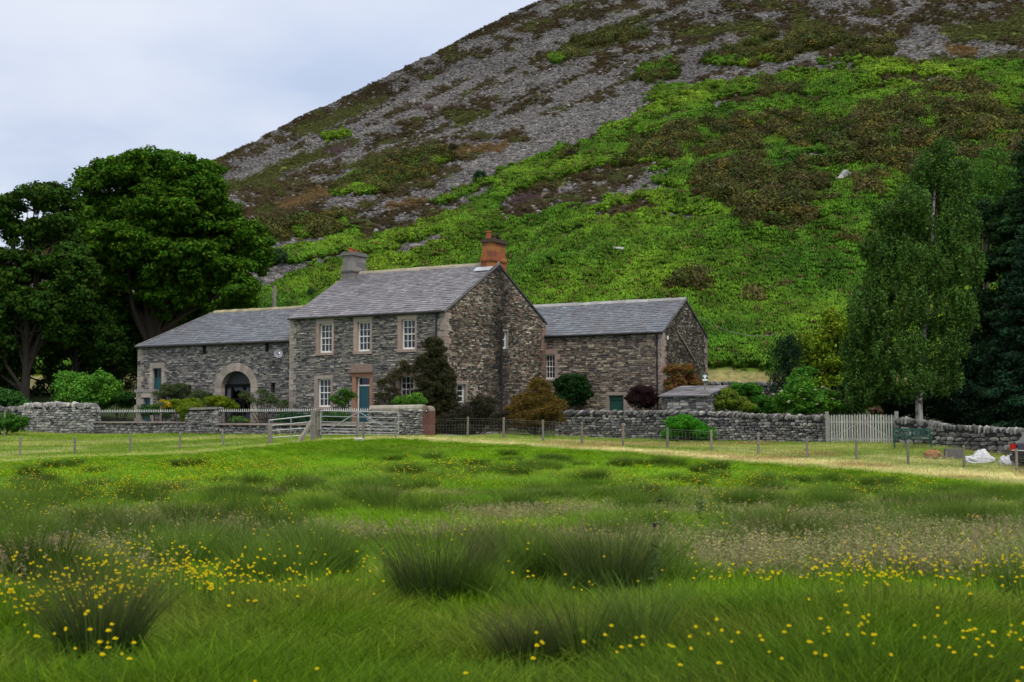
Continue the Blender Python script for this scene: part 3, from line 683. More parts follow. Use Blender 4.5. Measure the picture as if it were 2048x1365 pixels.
        tag(mb.build('rush_tussock', 'leaf', loc=(X, Y, Z)), lab, 'rush tussock', 'rush tussocks in the meadow')
    for (a, b, h, lab) in [(1320, 1165, .95, 'tall thistle with dark purple head behind the big right tussock'), (1400, 1075, .85, 'thin thistle with dark head among the pale grass, farther of the three'), (1310, 1225, .8, 'thistle with grey-purple head nearest the bare brown stalks')]:
        X, Y, Z = ghit(a, b); mb = MB(); mb.tube([(X, Y, Z-.02), (X+.02, Y, Z+h*.6), (X-.01, Y, Z+h)], [.006, .005, .004], 5, (.09, .14, .04))
        for q in range(7): 
            zz = Z+h*(.2+.09*q); leafcloud(mb, (X, Y, zz), (.07, .07, .03), 5, .12, [(.08, .13, .04)], aspect=.25)
        t = thing('thistle', lab, 'thistle', (X, Y, Z), 'thistles in the meadow'); mb.build('stem', 'leaf', t)
        hb = MB()
        for (ox, oz) in ((0, 0),): leafcloud(hb, (X+ox, Y, Z+h+.02+oz), (.018, .018, .025), 60, .02, [(.09, .05, .11), (.05, .06, .04)])
        hb.build('flower_head', 'leaf', t)
# ---------------------------------------------------------------- facades
class PL:
    def __init__(s, O, ax, n): s.O = np.array(O, float); s.ax = np.array(ax, float); s.n = np.array(n, float)
    def pt(s, a, z, d=0): return s.O+s.ax*a+s.n*d+np.array([0, 0, z])
    def box(s, mb, a0, a1, z0, z1, d0, d1, col):
        return mb.hexa([s.pt(a0, z0, d0), s.pt(a1, z0, d0), s.pt(a1, z0, d1), s.pt(a0, z0, d1), s.pt(a0, z1, d0), s.pt(a1, z1, d0), s.pt(a1, z1, d1), s.pt(a0, z1, d1)], col)
    def quad(s, mb, a0, a1, z0, z1, d, col): return mb.add([s.pt(a0, z0, d), s.pt(a1, z0, d), s.pt(a1, z1, d), s.pt(a0, z1, d)], [(0, 1, 2, 3)], col)
f3 = np.append(CF, 0); g3 = np.append(CG, 0)
FRONT = lambda b0=0: PL(AB(0, b0), f3, -g3)          # a along the front, outward towards the field
SIDE = lambda a0=0: PL(AB(a0, 0), g3, -f3)           # b along the gable
def backing(mb, p, a0, a1, z0, z1, holes, col, d=0):
    xs = sorted({a0, a1, *[h[0] for h in holes], *[h[1] for h in holes]}); zs = sorted({z0, z1, *[h[2] for h in holes], *[h[3] for h in holes]})
    for i in range(len(xs)-1):
        for j in range(len(zs)-1):
            cx = (xs[i]+xs[i+1])/2; cz = (zs[j]+zs[j+1])/2
            if any(h[0] < cx < h[1] and h[2] < cz < h[3] for h in holes): continue
            p.quad(mb, xs[i], xs[i+1], zs[j], zs[j+1], d, col)
def coursed(mb, p, a0, a1, z0, z1, blocks, pal, hr=(.06, .13), wr=(.14, .48), proud=(.0, .03), lim=None, gap=.008, tintf=None, var=.3, big=.08):
    """courses of split stone laid over the backing; blocks: functions z -> (lo, hi) or None"""
    z = z0
    while z < z1-.03:
        h = random.uniform(*hr)*(1.5 if random.random() < big else 1); h = min(h, z1-z); zc = z+h/2
        lo, hi = a0, a1
        if lim:
            r = lim(zc+h*.3)
            if r is None: break
            lo, hi = max(lo, r[0]), min(hi, r[1])
        iv = [(lo, hi)]
        for bf in blocks:
            r = bf(zc)
            if r is None: continue
            new = []
            for (x, y) in iv:
                if r[1] <= x or r[0] >= y: new.append((x, y)); continue
                if r[0] > x: new.append((x, r[0]))
                if r[1] < y: new.append((r[1], y))
            iv = new
        for (x, y) in iv:
            c = x
            while c < y-.02:
                w = random.uniform(*wr)*random.uniform(.6, 1.2)
                if y-(c+w) < wr[0]*.7: w = y-c
                split = h > .1 and random.random() < .3
                for (q0, q1) in (((z, z+h*.5), (z+h*.5, z+h)) if split else ((z, z+h),)):
                    pr = random.uniform(*proud); g = gap; ch = .012
                    A0, A1, Z0, Z1 = c+g, c+w-g, q0+g*.7, q1-g*.7
                    j = lambda: random.uniform(-.006, .010)
                    col = np.array(random.choice(pal))*random.uniform(1-var, 1+var)
                    if tintf: col = col*tintf(c+w/2, zc)
                    V = [p.pt(A0, Z0, .001), p.pt(A1, Z0, .001), p.pt(A1, Z1, .001), p.pt(A0, Z1, .001),
                         p.pt(A0+ch+j(), Z0+ch*.7+j(), .012+pr+j()), p.pt(A1-ch+j(), Z0+ch*.7+j(), .012+pr+j()), p.pt(A1-ch+j(), Z1-ch*.7+j(), .012+pr+j()), p.pt(A0+ch+j(), Z1-ch*.7+j(), .012+pr+j())]
                    mb.add(V, [(4, 5, 6, 7), (0, 1, 5, 4), (1, 2, 6, 5), (2, 3, 7, 6), (3, 0, 4, 7)], col)
                c += w
        z += h
def rectblock(a0, a1, z0, z1): return lambda z: (a0, a1) if z0 < z < z1 else None
PINK = [(.36, .27, .23), (.33, .245, .205), (.38, .31, .27), (.31, .26, .23)]
BUFF = [(.34, .3, .26), (.29, .26, .23), (.38, .33, .28), (.31, .27, .24)]
PALE = [(.26, .235, .2), (.30, .27, .23), (.22, .2, .175)]
def quoins(mb, corner, z0, z1, ax1, ax2, pal, big=.48, sm=.27, hr=(.26, .36), proud=.035):
    """alternating corner blocks; ax1, ax2 run into the walls from the corner"""
    z = z0; k = 0; ax1 = np.array(ax1); ax2 = np.array(ax2); c = np.array(corner, float)
    while z < z1-.1:
        h = min(random.uniform(*hr), z1-z); l1, l2 = (big, sm) if k % 2 else (sm, big)
        o = c-ax1*proud-ax2*proud; g = .006
        B = lambda s, t, zz: o+ax1*s+ax2*t+np.array([0, 0, zz])
        for (s, t) in ((l1+proud, .2), (.2, l2+proud)):
            mb.hexa([B(0, 0, z+g), B(s, 0, z+g), B(s, t, z+g), B(0, t, z+g), B(0, 0, z+h-g), B(s, 0, z+h-g), B(s, t, z+h-g), B(0, t, z+h-g)] if s > t else
                    [B(0.001, 0.001, z+g+.001), B(s, 0.001, z+g+.001), B(s, t, z+g+.001), B(0.001, t, z+g+.001), B(0.001, 0.001, z+h-g-.001), B(s, 0.001, z+h-g-.001), B(s, t, z+h-g-.001), B(0.001, t, z+h-g-.001)], np.array(random.choice(pal))*random.uniform(.8, 1.15))
        z += h; k += 1
def surround_mesh(p, a0, a1, z0, z1, oa0, oa1, oz0, oz1, pal, blocks=False, d0=-.16, d1=.035):
    mb = MB(); rcol = lambda: np.array(random.choice(pal))*random.uniform(.85, 1.12)
    p.box(mb, oa0, oa1, z1, oz1, d0, d1, rcol())
    for (x0, x1, s) in ((oa0, a0, -1), (a1, oa1, 1)):
        if blocks:
            z = z0; k = 0
            while z < z1-.02:
                h = min(.3+.1*random.random(), z1-z); e = .16 if k % 2 else 0
                p.box(mb, x0-(e if s < 0 else 0), x1+(e if s > 0 else 0), z+.004, z+h-.004, d0, d1-.004*(k % 3), rcol()); z += h; k += 1
        else: p.box(mb, x0, x1, z0, z1-.004, d0, d1-.003, rcol())
    return mb
def sash(par, p, a0, a1, z0, z1, cols=3, rows=4, sur=None, pal=PINK, blocks=False, label=None, rec=.12, curtain=True, mid=True, sill=True):
    fr = MB(); w = .065; d0, d1 = -rec-.05, -rec+.02; wc = (.7, .7, .7)
    p.box(fr, a0, a0+w, z0, z1, d0, d1, wc); p.box(fr, a1-w, a1, z0, z1, d0, d1, wc)
    p.box(fr, a0+w, a1-w, z1-w, z1, d0, d1-.003, wc); p.box(fr, a0+w, a1-w, z0, z0+w*1.5, d0, d1-.003, wc)
    zi0, zi1 = z0+w*1.5, z1-w; ai0, ai1 = a0+w, a1-w
    for i in range(1, cols):
        a = ai0+(ai1-ai0)*i/cols; p.box(fr, a-.011, a+.011, zi0, zi1, d0+.01, d1-.012, wc)
    for j in range(1, rows):
        z = zi0+(zi1-zi0)*j/rows; t = .026 if (mid and j == rows//2) else .013; p.box(fr, ai0, ai1, z-t, z+t, d0+.012, d1-(.006 if t > .02 else .015), wc)
    wo = fr.build('window', 'white', par)
    if label: wo['label'] = label
    gl = MB(); p.quad(gl, a0+.02, a1-.02, z0+.02, z1-.02, d0+.025, (0, 0, 0)); gl.build('glass', 'glass', wo)
    if curtain:
        cu = MB(); n = 7
        for (x0, x1) in ((a0+.03, a0+(a1-a0)*.3), (a1-(a1-a0)*.16, a1-.03)):
            xs = np.linspace(x0, x1, n); V = []
            for i, x in enumerate(xs): V += [p.pt(x, z0, d0-.12-.03*(i % 2)), p.pt(x, z1, d0-.12-.03*(i % 2))]
            cu.add(V, [(2*i, 2*i+2, 2*i+3, 2*i+1) for i in range(n-1)])
        cu.build('curtain', 'curtain', wo)
    if sur:
        surround_mesh(p, a0, a1, z0, z1, *sur, pal, blocks).build('surround', 'dressed', wo)
    if sill:
        s = MB(); o = sur or (a0-.1, a1+.1, z0-.15, z1); p.box(s, o[0]-.01, o[1]+.01, o[2], z0-.002, -.16, .07, np.array(pal[0])*.95); s.build('sill', 'dressed', wo)
    return wo
def slates(mb, O, e, s, nr, lo, hi, length, ex=(.27, .15), pal=((.12, .12, .135),), var=.22):
    """courses of slates up a slope; lo/hi(t) give the run along the eave at slope distance t"""
    O, e, s, nr = (np.array(v, float) for v in (O, e, s, nr)); t = 0
    while t < length-.02:
        f = t/length; h = min(ex[0]*(1-f)+ex[1]*f, length-t); x = lo(t+h/2); xe = hi(t+h/2); x0 = x
        c = x-random.uniform(0, .2); drift = .012*math.sin(t*3)
        while c < xe-.01:
            w = random.uniform(.2, .42)*(1.1-.4*f); a0 = max(c, x0)+.004; a1 = min(c+w, xe)-.004; c += w
            if a1-a0 < .03: continue
            up = random.uniform(.016, .034); sl = random.uniform(-.012, .012); col = np.array(random.choice(pal))*random.uniform(1-var, 1+var)
            B = lambda a, tt, n_: O+e*a+s*tt+nr*n_
            mb.add([B(a0, t+sl, up), B(a1, t+sl+random.uniform(-.008, .008), up), B(a1, t+h+.03, .006), B(a0, t+h+.03, .006), B(a0, t+sl, .0), B(a1, t+sl, .0)], [(0, 1, 2, 3), (4, 5, 1, 0)], col)
        t += h
SL1 = [(.165, .16, .185), (.145, .145, .17), (.185, .178, .2), (.12, .12, .145)]
SL2 = [(.11, .13, .165), (.1, .12, .15), (.135, .15, .18), (.095, .105, .13)]
def gable_roof(par, p0a, p1a, b0, b1, ze, zr, pal, over_e=.14, over_v=.07, hip1=0, name='roof', ridge_col=(.3, .27, .2), front_only=False):
    """roof over a in [p0a,p1a], b in [b0,b1], ridge along a; hip1 > 0 hips the far (p1a) end"""
    bm_ = (b0+b1)/2; half = bm_-b0; sl = (zr-ze)/half; mb = MB(); v = over_v
    A0, A1 = p0a-v, p1a+(v if not hip1 else .12)
    eb0 = b0-over_e; ez0 = ze-sl*over_e; leng = math.hypot(bm_-eb0, zr-ez0)
    for sgn in (1, -1):
        ob = eb0 if sgn > 0 else b1+over_e
        s = (g3*sgn*(bm_-eb0)+np.array([0, 0, zr-ez0]))/leng; nr = np.cross(f3, s); nr = nr if nr[2] > 0 else -nr
        hi = (lambda t: A1-(hip1+.12)*t/leng) if hip1 else (lambda t: A1)
        slates(mb, AB(0, ob, ez0+.05), f3, s, nr, lambda t: A0, hi, leng, pal=pal)
    if hip1:
        run = hip1+.12; lh = math.hypot(run, zr-ez0); s = (-f3*run+np.array([0, 0, zr-ez0]))/lh; nr = np.cross(g3, s); nr = nr if nr[2] > 0 else -nr
        w = b1+over_e-eb0
        slates(mb, AB(A1, eb0, ez0+.05), g3, s, nr, lambda t: w/2*t/lh, lambda t: w-w/2*t/lh, lh, pal=pal)
    # boarding under the slates
    dk = (.05, .05, .055); R0 = AB(A0, bm_, zr+.045); R1 = AB(A1-(hip1+.12 if hip1 else 0), bm_, zr+.045)
    E = [AB(A0, eb0, ez0+.045), AB(A1, eb0, ez0+.045), AB(A1, b1+over_e, ez0+.045), AB(A0, b1+over_e, ez0+.045)]
    dn = np.array([0, 0, .09])
    mb.add([E[0], E[1], R1, R0], [(0, 1, 2, 3)], dk); mb.add([E[3], E[2], R1, R0], [(0, 1, 2, 3)], dk); mb.add([E[0]-dn, E[1]-dn, R1-dn, R0-dn], [(0, 1, 2, 3)], dk); mb.add([E[3]-dn, E[2]-dn, R1-dn, R0-dn], [(0, 1, 2, 3)], dk)
    mb.add([E[0], E[1], E[1]-dn, E[0]-dn], [(0, 1, 2, 3)], dk); mb.add([E[0], R0, R0-dn, E[0]-dn], [(0, 1, 2, 3)], (.2, .19, .18)); mb.add([E[3], R0, R0-dn, E[3]-dn], [(0, 1, 2, 3)], dk)
    if hip1: mb.add([E[1], E[2], R1], [(0, 1, 2)], dk)
    else: mb.add([E[1], R1, R1-dn, E[1]-dn], [(0, 1, 2, 3)], dk); mb.add([E[2], R1, R1-dn, E[2]-dn], [(0, 1, 2, 3)], dk)
    ro = mb.build(name, 'slate', par)
    rd = MB(); a = A0; L_ = (A1-(hip1+.12 if hip1 else 0))
    while a < L_-.05:
        w = min(.45, L_-a); c = np.array(ridge_col)*random.uniform(.75, 1.2); y = random.uniform(-.012, .012)
        q = [AB(x, bm_+o, zr+.05+zz+y) for x in (a+.004, a+w-.004) for (o, zz) in ((-.17, -.17*sl), (-.13, -.13*sl+.055), (0, .1), (.13, -.13*sl+.055), (.17, -.17*sl))]
        rd.add(q, [(i, i+1, 6+i, 5+i) for i in range(4)]+[(0, 1, 2, 3, 4), (5, 6, 7, 8, 9)], c); a += w
    rd.build('ridge', 'dressed', ro)
    if hip1:
        hp = MB(); hp.bar(AB(A1, eb0, ez0+.08), R1+np.array([0, 0, .05]), .16, .05, (.3, .3, .31)); hp.bar(AB(A1, b1+over_e, ez0+.08), R1+np.array([0, 0, .05]), .16, .05, (.3, .3, .31)); hp.build('hip_flashing', 'slate', ro)
    return ro
def gutter(par, a0, a1, b, z):
    mb = MB(); mb.tube([AB(a0, b, z), AB(a1, b, z)], .055, 8); mb.build('gutter', 'iron', par)
def pipe(par, pts, r=.045):
    mb = MB(); mb.tube(pts, r, 8)
    zs = [p[2] for p in pts]; z = max(zs)-.4
    top = pts[-1]
    while z > min(zs)+.3: mb.tube([(top[0], top[1], z), (top[0], top[1], z+.07)], r*1.45, 8); z -= 1.5
    return mb.build('downpipe', 'iron', par)
GREYS = [(.2, .19, .18), (.15, .15, .155), (.25, .235, .21), (.11, .11, .115), (.33, .30, .26), (.08, .08, .085), (.2, .19, .19), (.38, .35, .3), (.27, .25, .22)]
BROWN = [(.17, .145, .11), (.12, .1, .08), (.26, .225, .17), (.07, .06, .05), (.36, .32, .25), (.18, .14, .1), (.045, .04, .036), (.14, .12, .1), (.28, .25, .2), (.07, .062, .055), (.1, .09, .075), (.22, .14, .1)]
BARNB = [(.27, .22, .17), (.19, .16, .13), (.35, .3, .22), (.1, .09, .085), (.2, .16, .13), (.37, .32, .26), (.14, .12, .115), (.26, .2, .16)]
MORT = (.075, .07, .065)
def fr(rect, b0=0):
    """(px0,py0,px1,py1) seen on the front plane -> (a0,a1,z0,z1)"""
    x0, y0, x1, y1 = rect; cx, cy = (x0+x1)/2, (y0+y1)/2
    a1 = front(x0, cy, b0)[0]; a0 = front(x1, cy, b0)[0]; z1 = front(cx, y0, b0)[1]; z0 = front(cx, y1, b0)[1]; return a0, a1, z0, z1
def sd(rect, a0=0):
    x0, y0, x1, y1 = rect; cx, cy = (x0+x1)/2, (y0+y1)/2
    return side(x0, cy, a0)[0], side(x1, cy, a0)[0], side(cx, y1, a0)[1], side(cx, y0, a0)[1]
def house():
    T = thing('farmhouse', 'two-storey grey stone farmhouse with three sash windows upstairs and a red chimney', 'house', tuple(AB(0, 0, 1.0)))
    F = FRONT(); S = SIDE(); LW, GWd, ZE, ZR = 9.86, 9.8, 7.05, 9.79
    W = [((639, 648, 664, 706), (632.2, 637, 668, 711)), ((715.2, 644, 740.4, 703), (707.5, 634, 745, 708.7)), ((803.4, 639, 830.3, 699), (795.4, 631, 834, 704.5)),
         ((636, 758, 661.4, 814.6), (629, 751, 666, 820)), ((800, 752, 827, 807), (792, 745, 834, 812))]
    LB = ['upstairs window nearest the barn with satellite dish', 'upstairs window above the teal front door', 'upstairs window beside the dark climber', 'ground floor window beside the small garden tree', 'ground floor window half hidden by the climber']
    wr = [fr(w[0]) for w in W]; wo = [fr(w[1]) for w in W]
    dr = fr((712, 754, 739.5, 862)); do = fr((704.5, 745.6, 745.5, 862)); dr = (dr[0], dr[1], 1.15, dr[3]); do = (do[0], do[1], 1.0, do[3])
    hood = fr((702.5, 729, 746, 745))
    g1 = sd((1003.6, 662, 1014.5, 698)); g2 = sd((914, 768.5, 930.5, 807)); g2o = sd((912, 763, 934.5, 813))
    mb = MB(); Z0 = .5
    backing(mb, F, 0, LW, Z0, ZE, wr+[dr], MORT); backing(mb, S, 0, GWd, Z0, ZE, [g1, g2], MORT)
    mb.add([S.pt(0, ZE), S.pt(GWd, ZE), S.pt(GWd/2, ZR-.03)], [(0, 1, 2)], MORT)
    Bk = PL(AB(0, GWd), f3, g3); Bk.quad(mb, 0, LW, Z0, ZE, 0, MORT)
    Sl = PL(AB(LW, 0), g3, f3); Sl.quad(mb, 0, GWd, Z0, ZE, 0, (.14, .13, .12)); mb.add([Sl.pt(0, ZE), Sl.pt(GWd, ZE), Sl.pt(GWd/2, ZR-.03)], [(0, 1, 2)], MORT)
    bl = [rectblock(*o) for o in wo]+[rectblock(*do), rectblock(hood[0], hood[1], hood[2], hood[3])]
    coursed(mb, F, .05, LW-.05, .9, ZE-.05, bl, GREYS, hr=(.04, .085), wr=(.12, .42), var=.3)
    lim = lambda z: (0, GWd) if z < ZE-.05 else ((z-ZE+.1)/((ZR-ZE)/(GWd/2)), GWd-(z-ZE+.1)/((ZR-ZE)/(GWd/2))) if z < ZR-.12 else None
    def stain(b, z):      # soot and damp run down below the chimney and along the pipe
        s = 1-.68*math.exp(-((b-5.1-.25*math.sin(z*1.7))/(.55+.12*(ZR-z)))**2)*(1 if z > 5.3 else .6)-.35*math.exp(-((b-5.0)/.6)**2)*(z < 5.3)
        return s*(.85+.35*float(vnoise(np.array([b*.9]), np.array([z*.9]))[0]))*np.array((1, 1, 1))*(1.1 if b > 1 else 1)
    coursed(mb, S, .05, GWd-.05, .9, ZR, [rectblock(g1[0]-.06, g1[1]+.06, g1[2]-.1, g1[3]+.08), rectblock(*g2o)], BROWN, hr=(.05, .11), wr=(.12, .36), lim=lim, tintf=stain, var=.35)
    mb.build('wall', 'stone', T)
    for (w, o, lb) in zip(wr, wo, LB): sash(T, F, *w, sur=o, label=lb)
    sash(T, S, *g1, cols=2, rows=2, sur=(g1[0]-.04, g1[1]+.05, g1[2]-.1, g1[3]+.06), pal=BUFF, label='small window high on the gable beside the pipe', curtain=False, sill=False)
    sash(T, S, *g2, cols=1, rows=3, sur=g2o, pal=PALE, label='small ground floor window in the gable beside the climber')
    # door
    dm = MB(); a0, a1, z0, z1 = dr
    tz = z1-.42
    F.box(dm, a0+.06, a1-.06, z0, tz-.05, -.24, -.18, (0, 0, 0))
    for (x0, x1) in ((.12, .42), (.52, .82)):
        for (q0, q1) in ((.06, .40), (.46, .9)):
            F.box(dm, a0+.06+(a1-a0-.12)*x0, a0+.06+(a1-a0-.12)*x1, z0+(tz-z0)*q0, z0+(tz-z0)*q1, -.18, -.165, (0, 0, 0))
    d = dm.build('door', 'teal', T)
    fm = MB(); F.box(fm, a0, a0+.06, z0, z1, -.25, -.15, (.7,)*3); F.box(fm, a1-.06, a1, z0, z1, -.25, -.15, (.7,)*3); F.box(fm, a0+.06, a1-.06, z1-.06, z1, -.25, -.153, (.7,)*3); F.box(fm, a0+.06, a1-.06, tz-.05, tz+.02, -.25, -.153, (.7,)*3); fm.build('door_frame', 'white', d)
    gm = MB(); F.quad(gm, a0+.06, a1-.06, tz+.02, z1-.06, -.22, (0,)*3); gm.build('glass', 'glass', d)
    hm = MB(); hm.tube([F.pt(a0+.2, 1.15+1.0, -.165), F.pt(a0+.2, 1.15+1.0, -.11)], .03, 8); hm.build('handle', 'iron', d)
    surround_mesh(F, a0, a1, 1.0, z1, *do, [(.36, .19, .13), (.34, .17, .12), (.38, .24, .18)], d0=-.26).build('surround', 'dressed', d)
    hd = MB(); F.box(hd, hood[0], hood[1], hood[2], hood[3], -.02, .05, (.24, .17, .145)); F.box(hd, hood[0]-.05, hood[1]+.05, hood[2]-.02, hood[2]+.07, -.02, .16, (.22, .15, .13)); hd.build('hood', 'dressed', d)
    for qa in ((AB(0, 0), 1.0, ZE-.02, f3, g3, PINK+BUFF, .5, .3), (AB(LW, 0), 1.0, ZE-.02, -f3, g3, BUFF, .42, .25), (AB(0, GWd), 1.0, ZE-.02, -g3, f3, [(.27, .17, .12), (.24, .16, .12)], .42, .25)):
        q = MB(); quoins(q, *qa); q.build('quoin', 'dressed', T)
    gable_roof(T, 0, LW, 0, GWd, ZE, ZR, SL1)
    gutter(T, -.05, LW+.02, -.19, ZE-.08)
    a_, z_ = front(874, 640); pipe(T, [F.pt(a_, ZE-.1, .19), F.pt(a_, ZE-.35, .07), F.pt(a_, 1.2, .07)])
    b_, z_ = side(1001.5, 640); pipe(T, [S.pt(b_, z_, .0), S.pt(b_, z_-.05, .075), S.pt(b_, 1.3, .075)], .055)
    # chimneys
    def stack(a0, a1, b0, b1, zb, zt, cols, capc, label):
        c = MB(); B = lambda x0, x1, y0, y1, z0, z1, col: c.hexa([AB(x0, y0, z0), AB(x1, y0, z0), AB(x1, y1, z0), AB(x0, y1, z0), AB(x0, y0, z1), AB(x1, y0, z1), AB(x1, y1, z1), AB(x0, y1, z1)], col)
        zm = zb+(zt-zb)*.46
        z = zb; k = 0
        while z < zt-.2:
            h = min(.29, zt-.2-z); low = z < zm; e = 0 if low else .05; hb = (b1-b0)
            cut = .35+.3*(k % 2)
            for (y0, y1) in ((b0+e, b0+hb*cut), (b0+hb*cut, b1-e)):
                for (x0, x1) in ((a0+e, (a0+a1)/2), ((a0+a1)/2, a1-e)):
                    B(x0+.003, x1-.003, y0+.003, y1-.003, z+.003, z+h-.003, np.array(random.choice(cols))*random.uniform(.8, 1.15))
            z += h; k += 1
        B(a0+.055, a1-.055, b0+.055, b1-.055, zb, zt-.01, capc)
        B(a0-.05, a1+.05, b0-.05, b1+.05, zm-.05, zm+.03, np.array(cols[0])*.6)
        B(a0-.03, a1+.03, b0-.03, b1+.03, zt-.2, zt-.1, capc); B(a0+.03, a1-.03, b0+.03, b1-.03, zt-.1, zt, np.array(capc)*.9)
        o = c.build('chimney', 'dressed', T); o['label'] = label; return o
    RED = [(.34, .115, .045), (.27, .09, .04), (.37, .15, .05), (.2, .07, .04)]
    ch = stack(0.02, .72, 4.33, 5.8, 9.0, 11.12, RED, (.07, .05, .035), 'orange-red sandstone chimney with broken pots')
    def pot(par, a, b, z, h, r, col, lean=0, label=None):
        m = MB(); m.tube([AB(a, b, z), AB(a, b+lean*.5, z+h*.8), AB(a, b+lean, z+h*.82), AB(a, b+lean, z+h)], [r*1.05, r*.9, r*1.15, r*1.1], 12, col); o = m.build('chimney_pot', 'dressed', par)
        if label: o['label'] = label
    pot(ch, .37, 4.55, 11.1, .42, .14, (.3, .09, .04), label='intact red chimney pot')
    pot(ch, .3, 4.92, 11.1, .22, .13, (.08, .05, .035)); pot(ch, .45, 5.25, 11.1, .3, .12, (.06, .045, .035), .06); pot(ch, .35, 5.58, 11.1, .2, .12, (.07, .05, .035))
    lead = MB(); 
    slp = (ZR-ZE)/4.9
    lead.hexa([AB(-.05, 3.95, ZE+slp*3.95+.12), AB(.95, 3.95, ZE+slp*3.95+.12), AB(.95, 4.32, ZE+slp*4.32+.12), AB(-.05, 4.32, ZE+slp*4.32+.12), AB(-.05, 3.95, ZE+slp*3.95+.15), AB(.95, 3.95, ZE+slp*3.95+.15), AB(.95, 4.32, ZE+slp*4.32+.17), AB(-.05, 4.32, ZE+slp*4.32+.17)], (.4, .42, .46)); lead.build('flashing', 'slate', ch)
    ch2 = stack(9.1, 9.83, 4.2, 5.6, 9.0, 11.0, [(.2, .19, .18), (.17, .165, .16), (.24, .225, .21)], (.17, .16, .15), 'grey stone chimney with two stubby red pots')
    pot(ch2, 9.45, 4.5, 11.0, .24, .13, (.33, .1, .04)); pot(ch2, 9.45, 4.95, 11.0, .2, .12, (.28, .09, .04)); pot(ch2, 9.45, 5.3, 11.0, .14, .11, (.2, .08, .05))
    # jackdaw nest sticks on the chimney
    ns = MB()
    c = AB(.38, 5.35, 11.35)
    for i in range(46):
        v = RNG.normal(0, 1, 3)*np.array([.14, .14, .08]); w = RNG.normal(0, 1, 3)*np.array([.25, .25, .08]); p0 = c+v; p0[2] = max(p0[2], 11.15); ns.tube([p0, p0+w], .008, 3, (.04, .03, .02))
    tag(ns.build('bird_nest', 'bark', loc=tuple(AB(.38, 5.35, 11.12))), 'untidy dark stick nest on top of the red chimney', 'nest')
def left_barn():
    b0 = .3; T = thing('stone_barn', 'long grey stone barn with hipped slate roof and big arched doorway', 'barn', tuple(AB(15, b0, 1)))
    F = FRONT(b0); A0, A1, B1, ZE, ZR = 9.87, 21.45, 7.3, 5.93, 7.95
    up = fr((305.3, 737, 323.5, 779), b0); lo = fr((280, 795.5, 301, 852), b0); lo = (lo[0], lo[1], 1.1, lo[3])
    sl = [fr(r, b0) for r in ((406.5, 691, 412.5, 709.5), (531.6, 687, 537.8, 704.5), (542.8, 766, 549.7, 785), (376, 771, 383, 788))]
    ar = fr((443, 742.6, 502, 862), b0); sp = front(472, 776, b0)[1]; ao = fr((428, 726.4, 514, 862), b0); am = (ar[0]+ar[1])/2; hw = (ar[1]-ar[0])/2; ow = (ao[1]-ao[0])/2; zt = ar[3]; ozt = ao[3]; arc = (ar[0], ar[1], 1.0, zt)
    mb = MB(); backing(mb, F, A0, A1, .5, ZE, [up, lo, arc]+sl, MORT)
    L_ = PL(AB(A1, 0), g3, f3); L_.quad(mb, b0, B1, .5, ZE, 0, (.14, .13, .12)); Bk = PL(AB(0, B1), f3, g3); Bk.quad(mb, A0, A1, .5, ZE, 0, (.14, .13, .12))
    def arch(z):
        if z > ozt: return None
        if z < sp: return (am-ow, am+ow)
        w = ow*math.sqrt(max(0, 1-((z-sp)/(ozt-sp))**2)); return (am-w, am+w)
    uo = (up[0]-.3, up[1]+.3, up[2]-.1, up[3]+.32); lo_o = (lo[0]-.28, lo[1]+.36, 1.0, lo[3]+.33)
    bl = [rectblock(up[0]-.22, up[1]+.22, up[2]-.1, up[3]+.32), rectblock(lo[0]-.25, lo[1]+.25, 1.0, lo[3]+.3), arch]+[rectblock(*s) for s in sl]+[rectblock(sl[3][0]-.2, sl[3][1]+.2, sl[3][3], sl[3][3]+.2)]
    coursed(mb, F, A0+.02, A1-.05, .9, ZE-.03, bl, [(c[0]*.95, c[1]*.96, c[2]) for c in GREYS], hr=(.045, .09), wr=(.11, .4), var=.3)
    # side wall stones for other views
    coursed(mb, L_, b0+.05, B1-.05, .9, ZE-.03, [], GREYS, hr=(.1, .16), wr=(.25, .5))
    # slit backs
    for s in sl:
        F.quad(mb, s[0], s[1], s[2], s[3], -.3, (.01, .01, .01)); F.box(mb, s[0]-.04, s[0], s[2], s[3], -.3, .02, (.05, .05, .05)); F.box(mb, s[1], s[1]+.04, s[2], s[3], -.3, .02, (.05, .05, .05))
    F.box(mb, sl[3][0]-.18, sl[3][1]+.18, sl[3][3]+.004, sl[3][3]+.17, -.1, .03, (.3, .27, .24))
    mb.build('wall', 'stone', T)
    # spandrels + arch ring
    am_ = MB(); n = 14; th = [math.pi*i/n for i in range(n+1)]
    Pin = [(am+hw*math.cos(t), sp+(zt-sp)*math.sin(t)) for t in th]; Pout = [(am+ow*math.cos(t), sp+(ozt-sp)*math.sin(t)) for t in th]
    for i in range(n):
        col = np.array(random.choice(PINK[2:]+BUFF))*random.uniform(.85, 1.1); k = .012
        a, b, c, d = Pin[i], Pin[i+1], Pout[i+1], Pout[i]; f = 0.985
        V = []
        for dd in (-.35, .045):
            for (x, z) in (a, b, c, d):
                cx = (a[0]+b[0]+c[0]+d[0])/4; cz = (a[1]+b[1]+c[1]+d[1])/4; V.append(F.pt(cx+(x-cx)*f, cz+(z-cz)*f, dd))
        am_.add(V, [(4, 5, 6, 7), (0, 1, 5, 4), (1, 2, 6, 5), (2, 3, 7, 6), (3, 0, 4, 7)], col)
    for sgn in (-1, 1):
        z = 1.0; k = 0
        while z < sp-.02:
            h = min(.36, sp-z); x0, x1 = am+sgn*hw, am+sgn*(ow+(.1 if k % 2 else 0)); F.box(am_, min(x0, x1), max(x0, x1), z+.004, z+h-.004, -.35, .04, np.array(random.choice(BUFF))*random.uniform(.85, 1.1)); z += h; k += 1
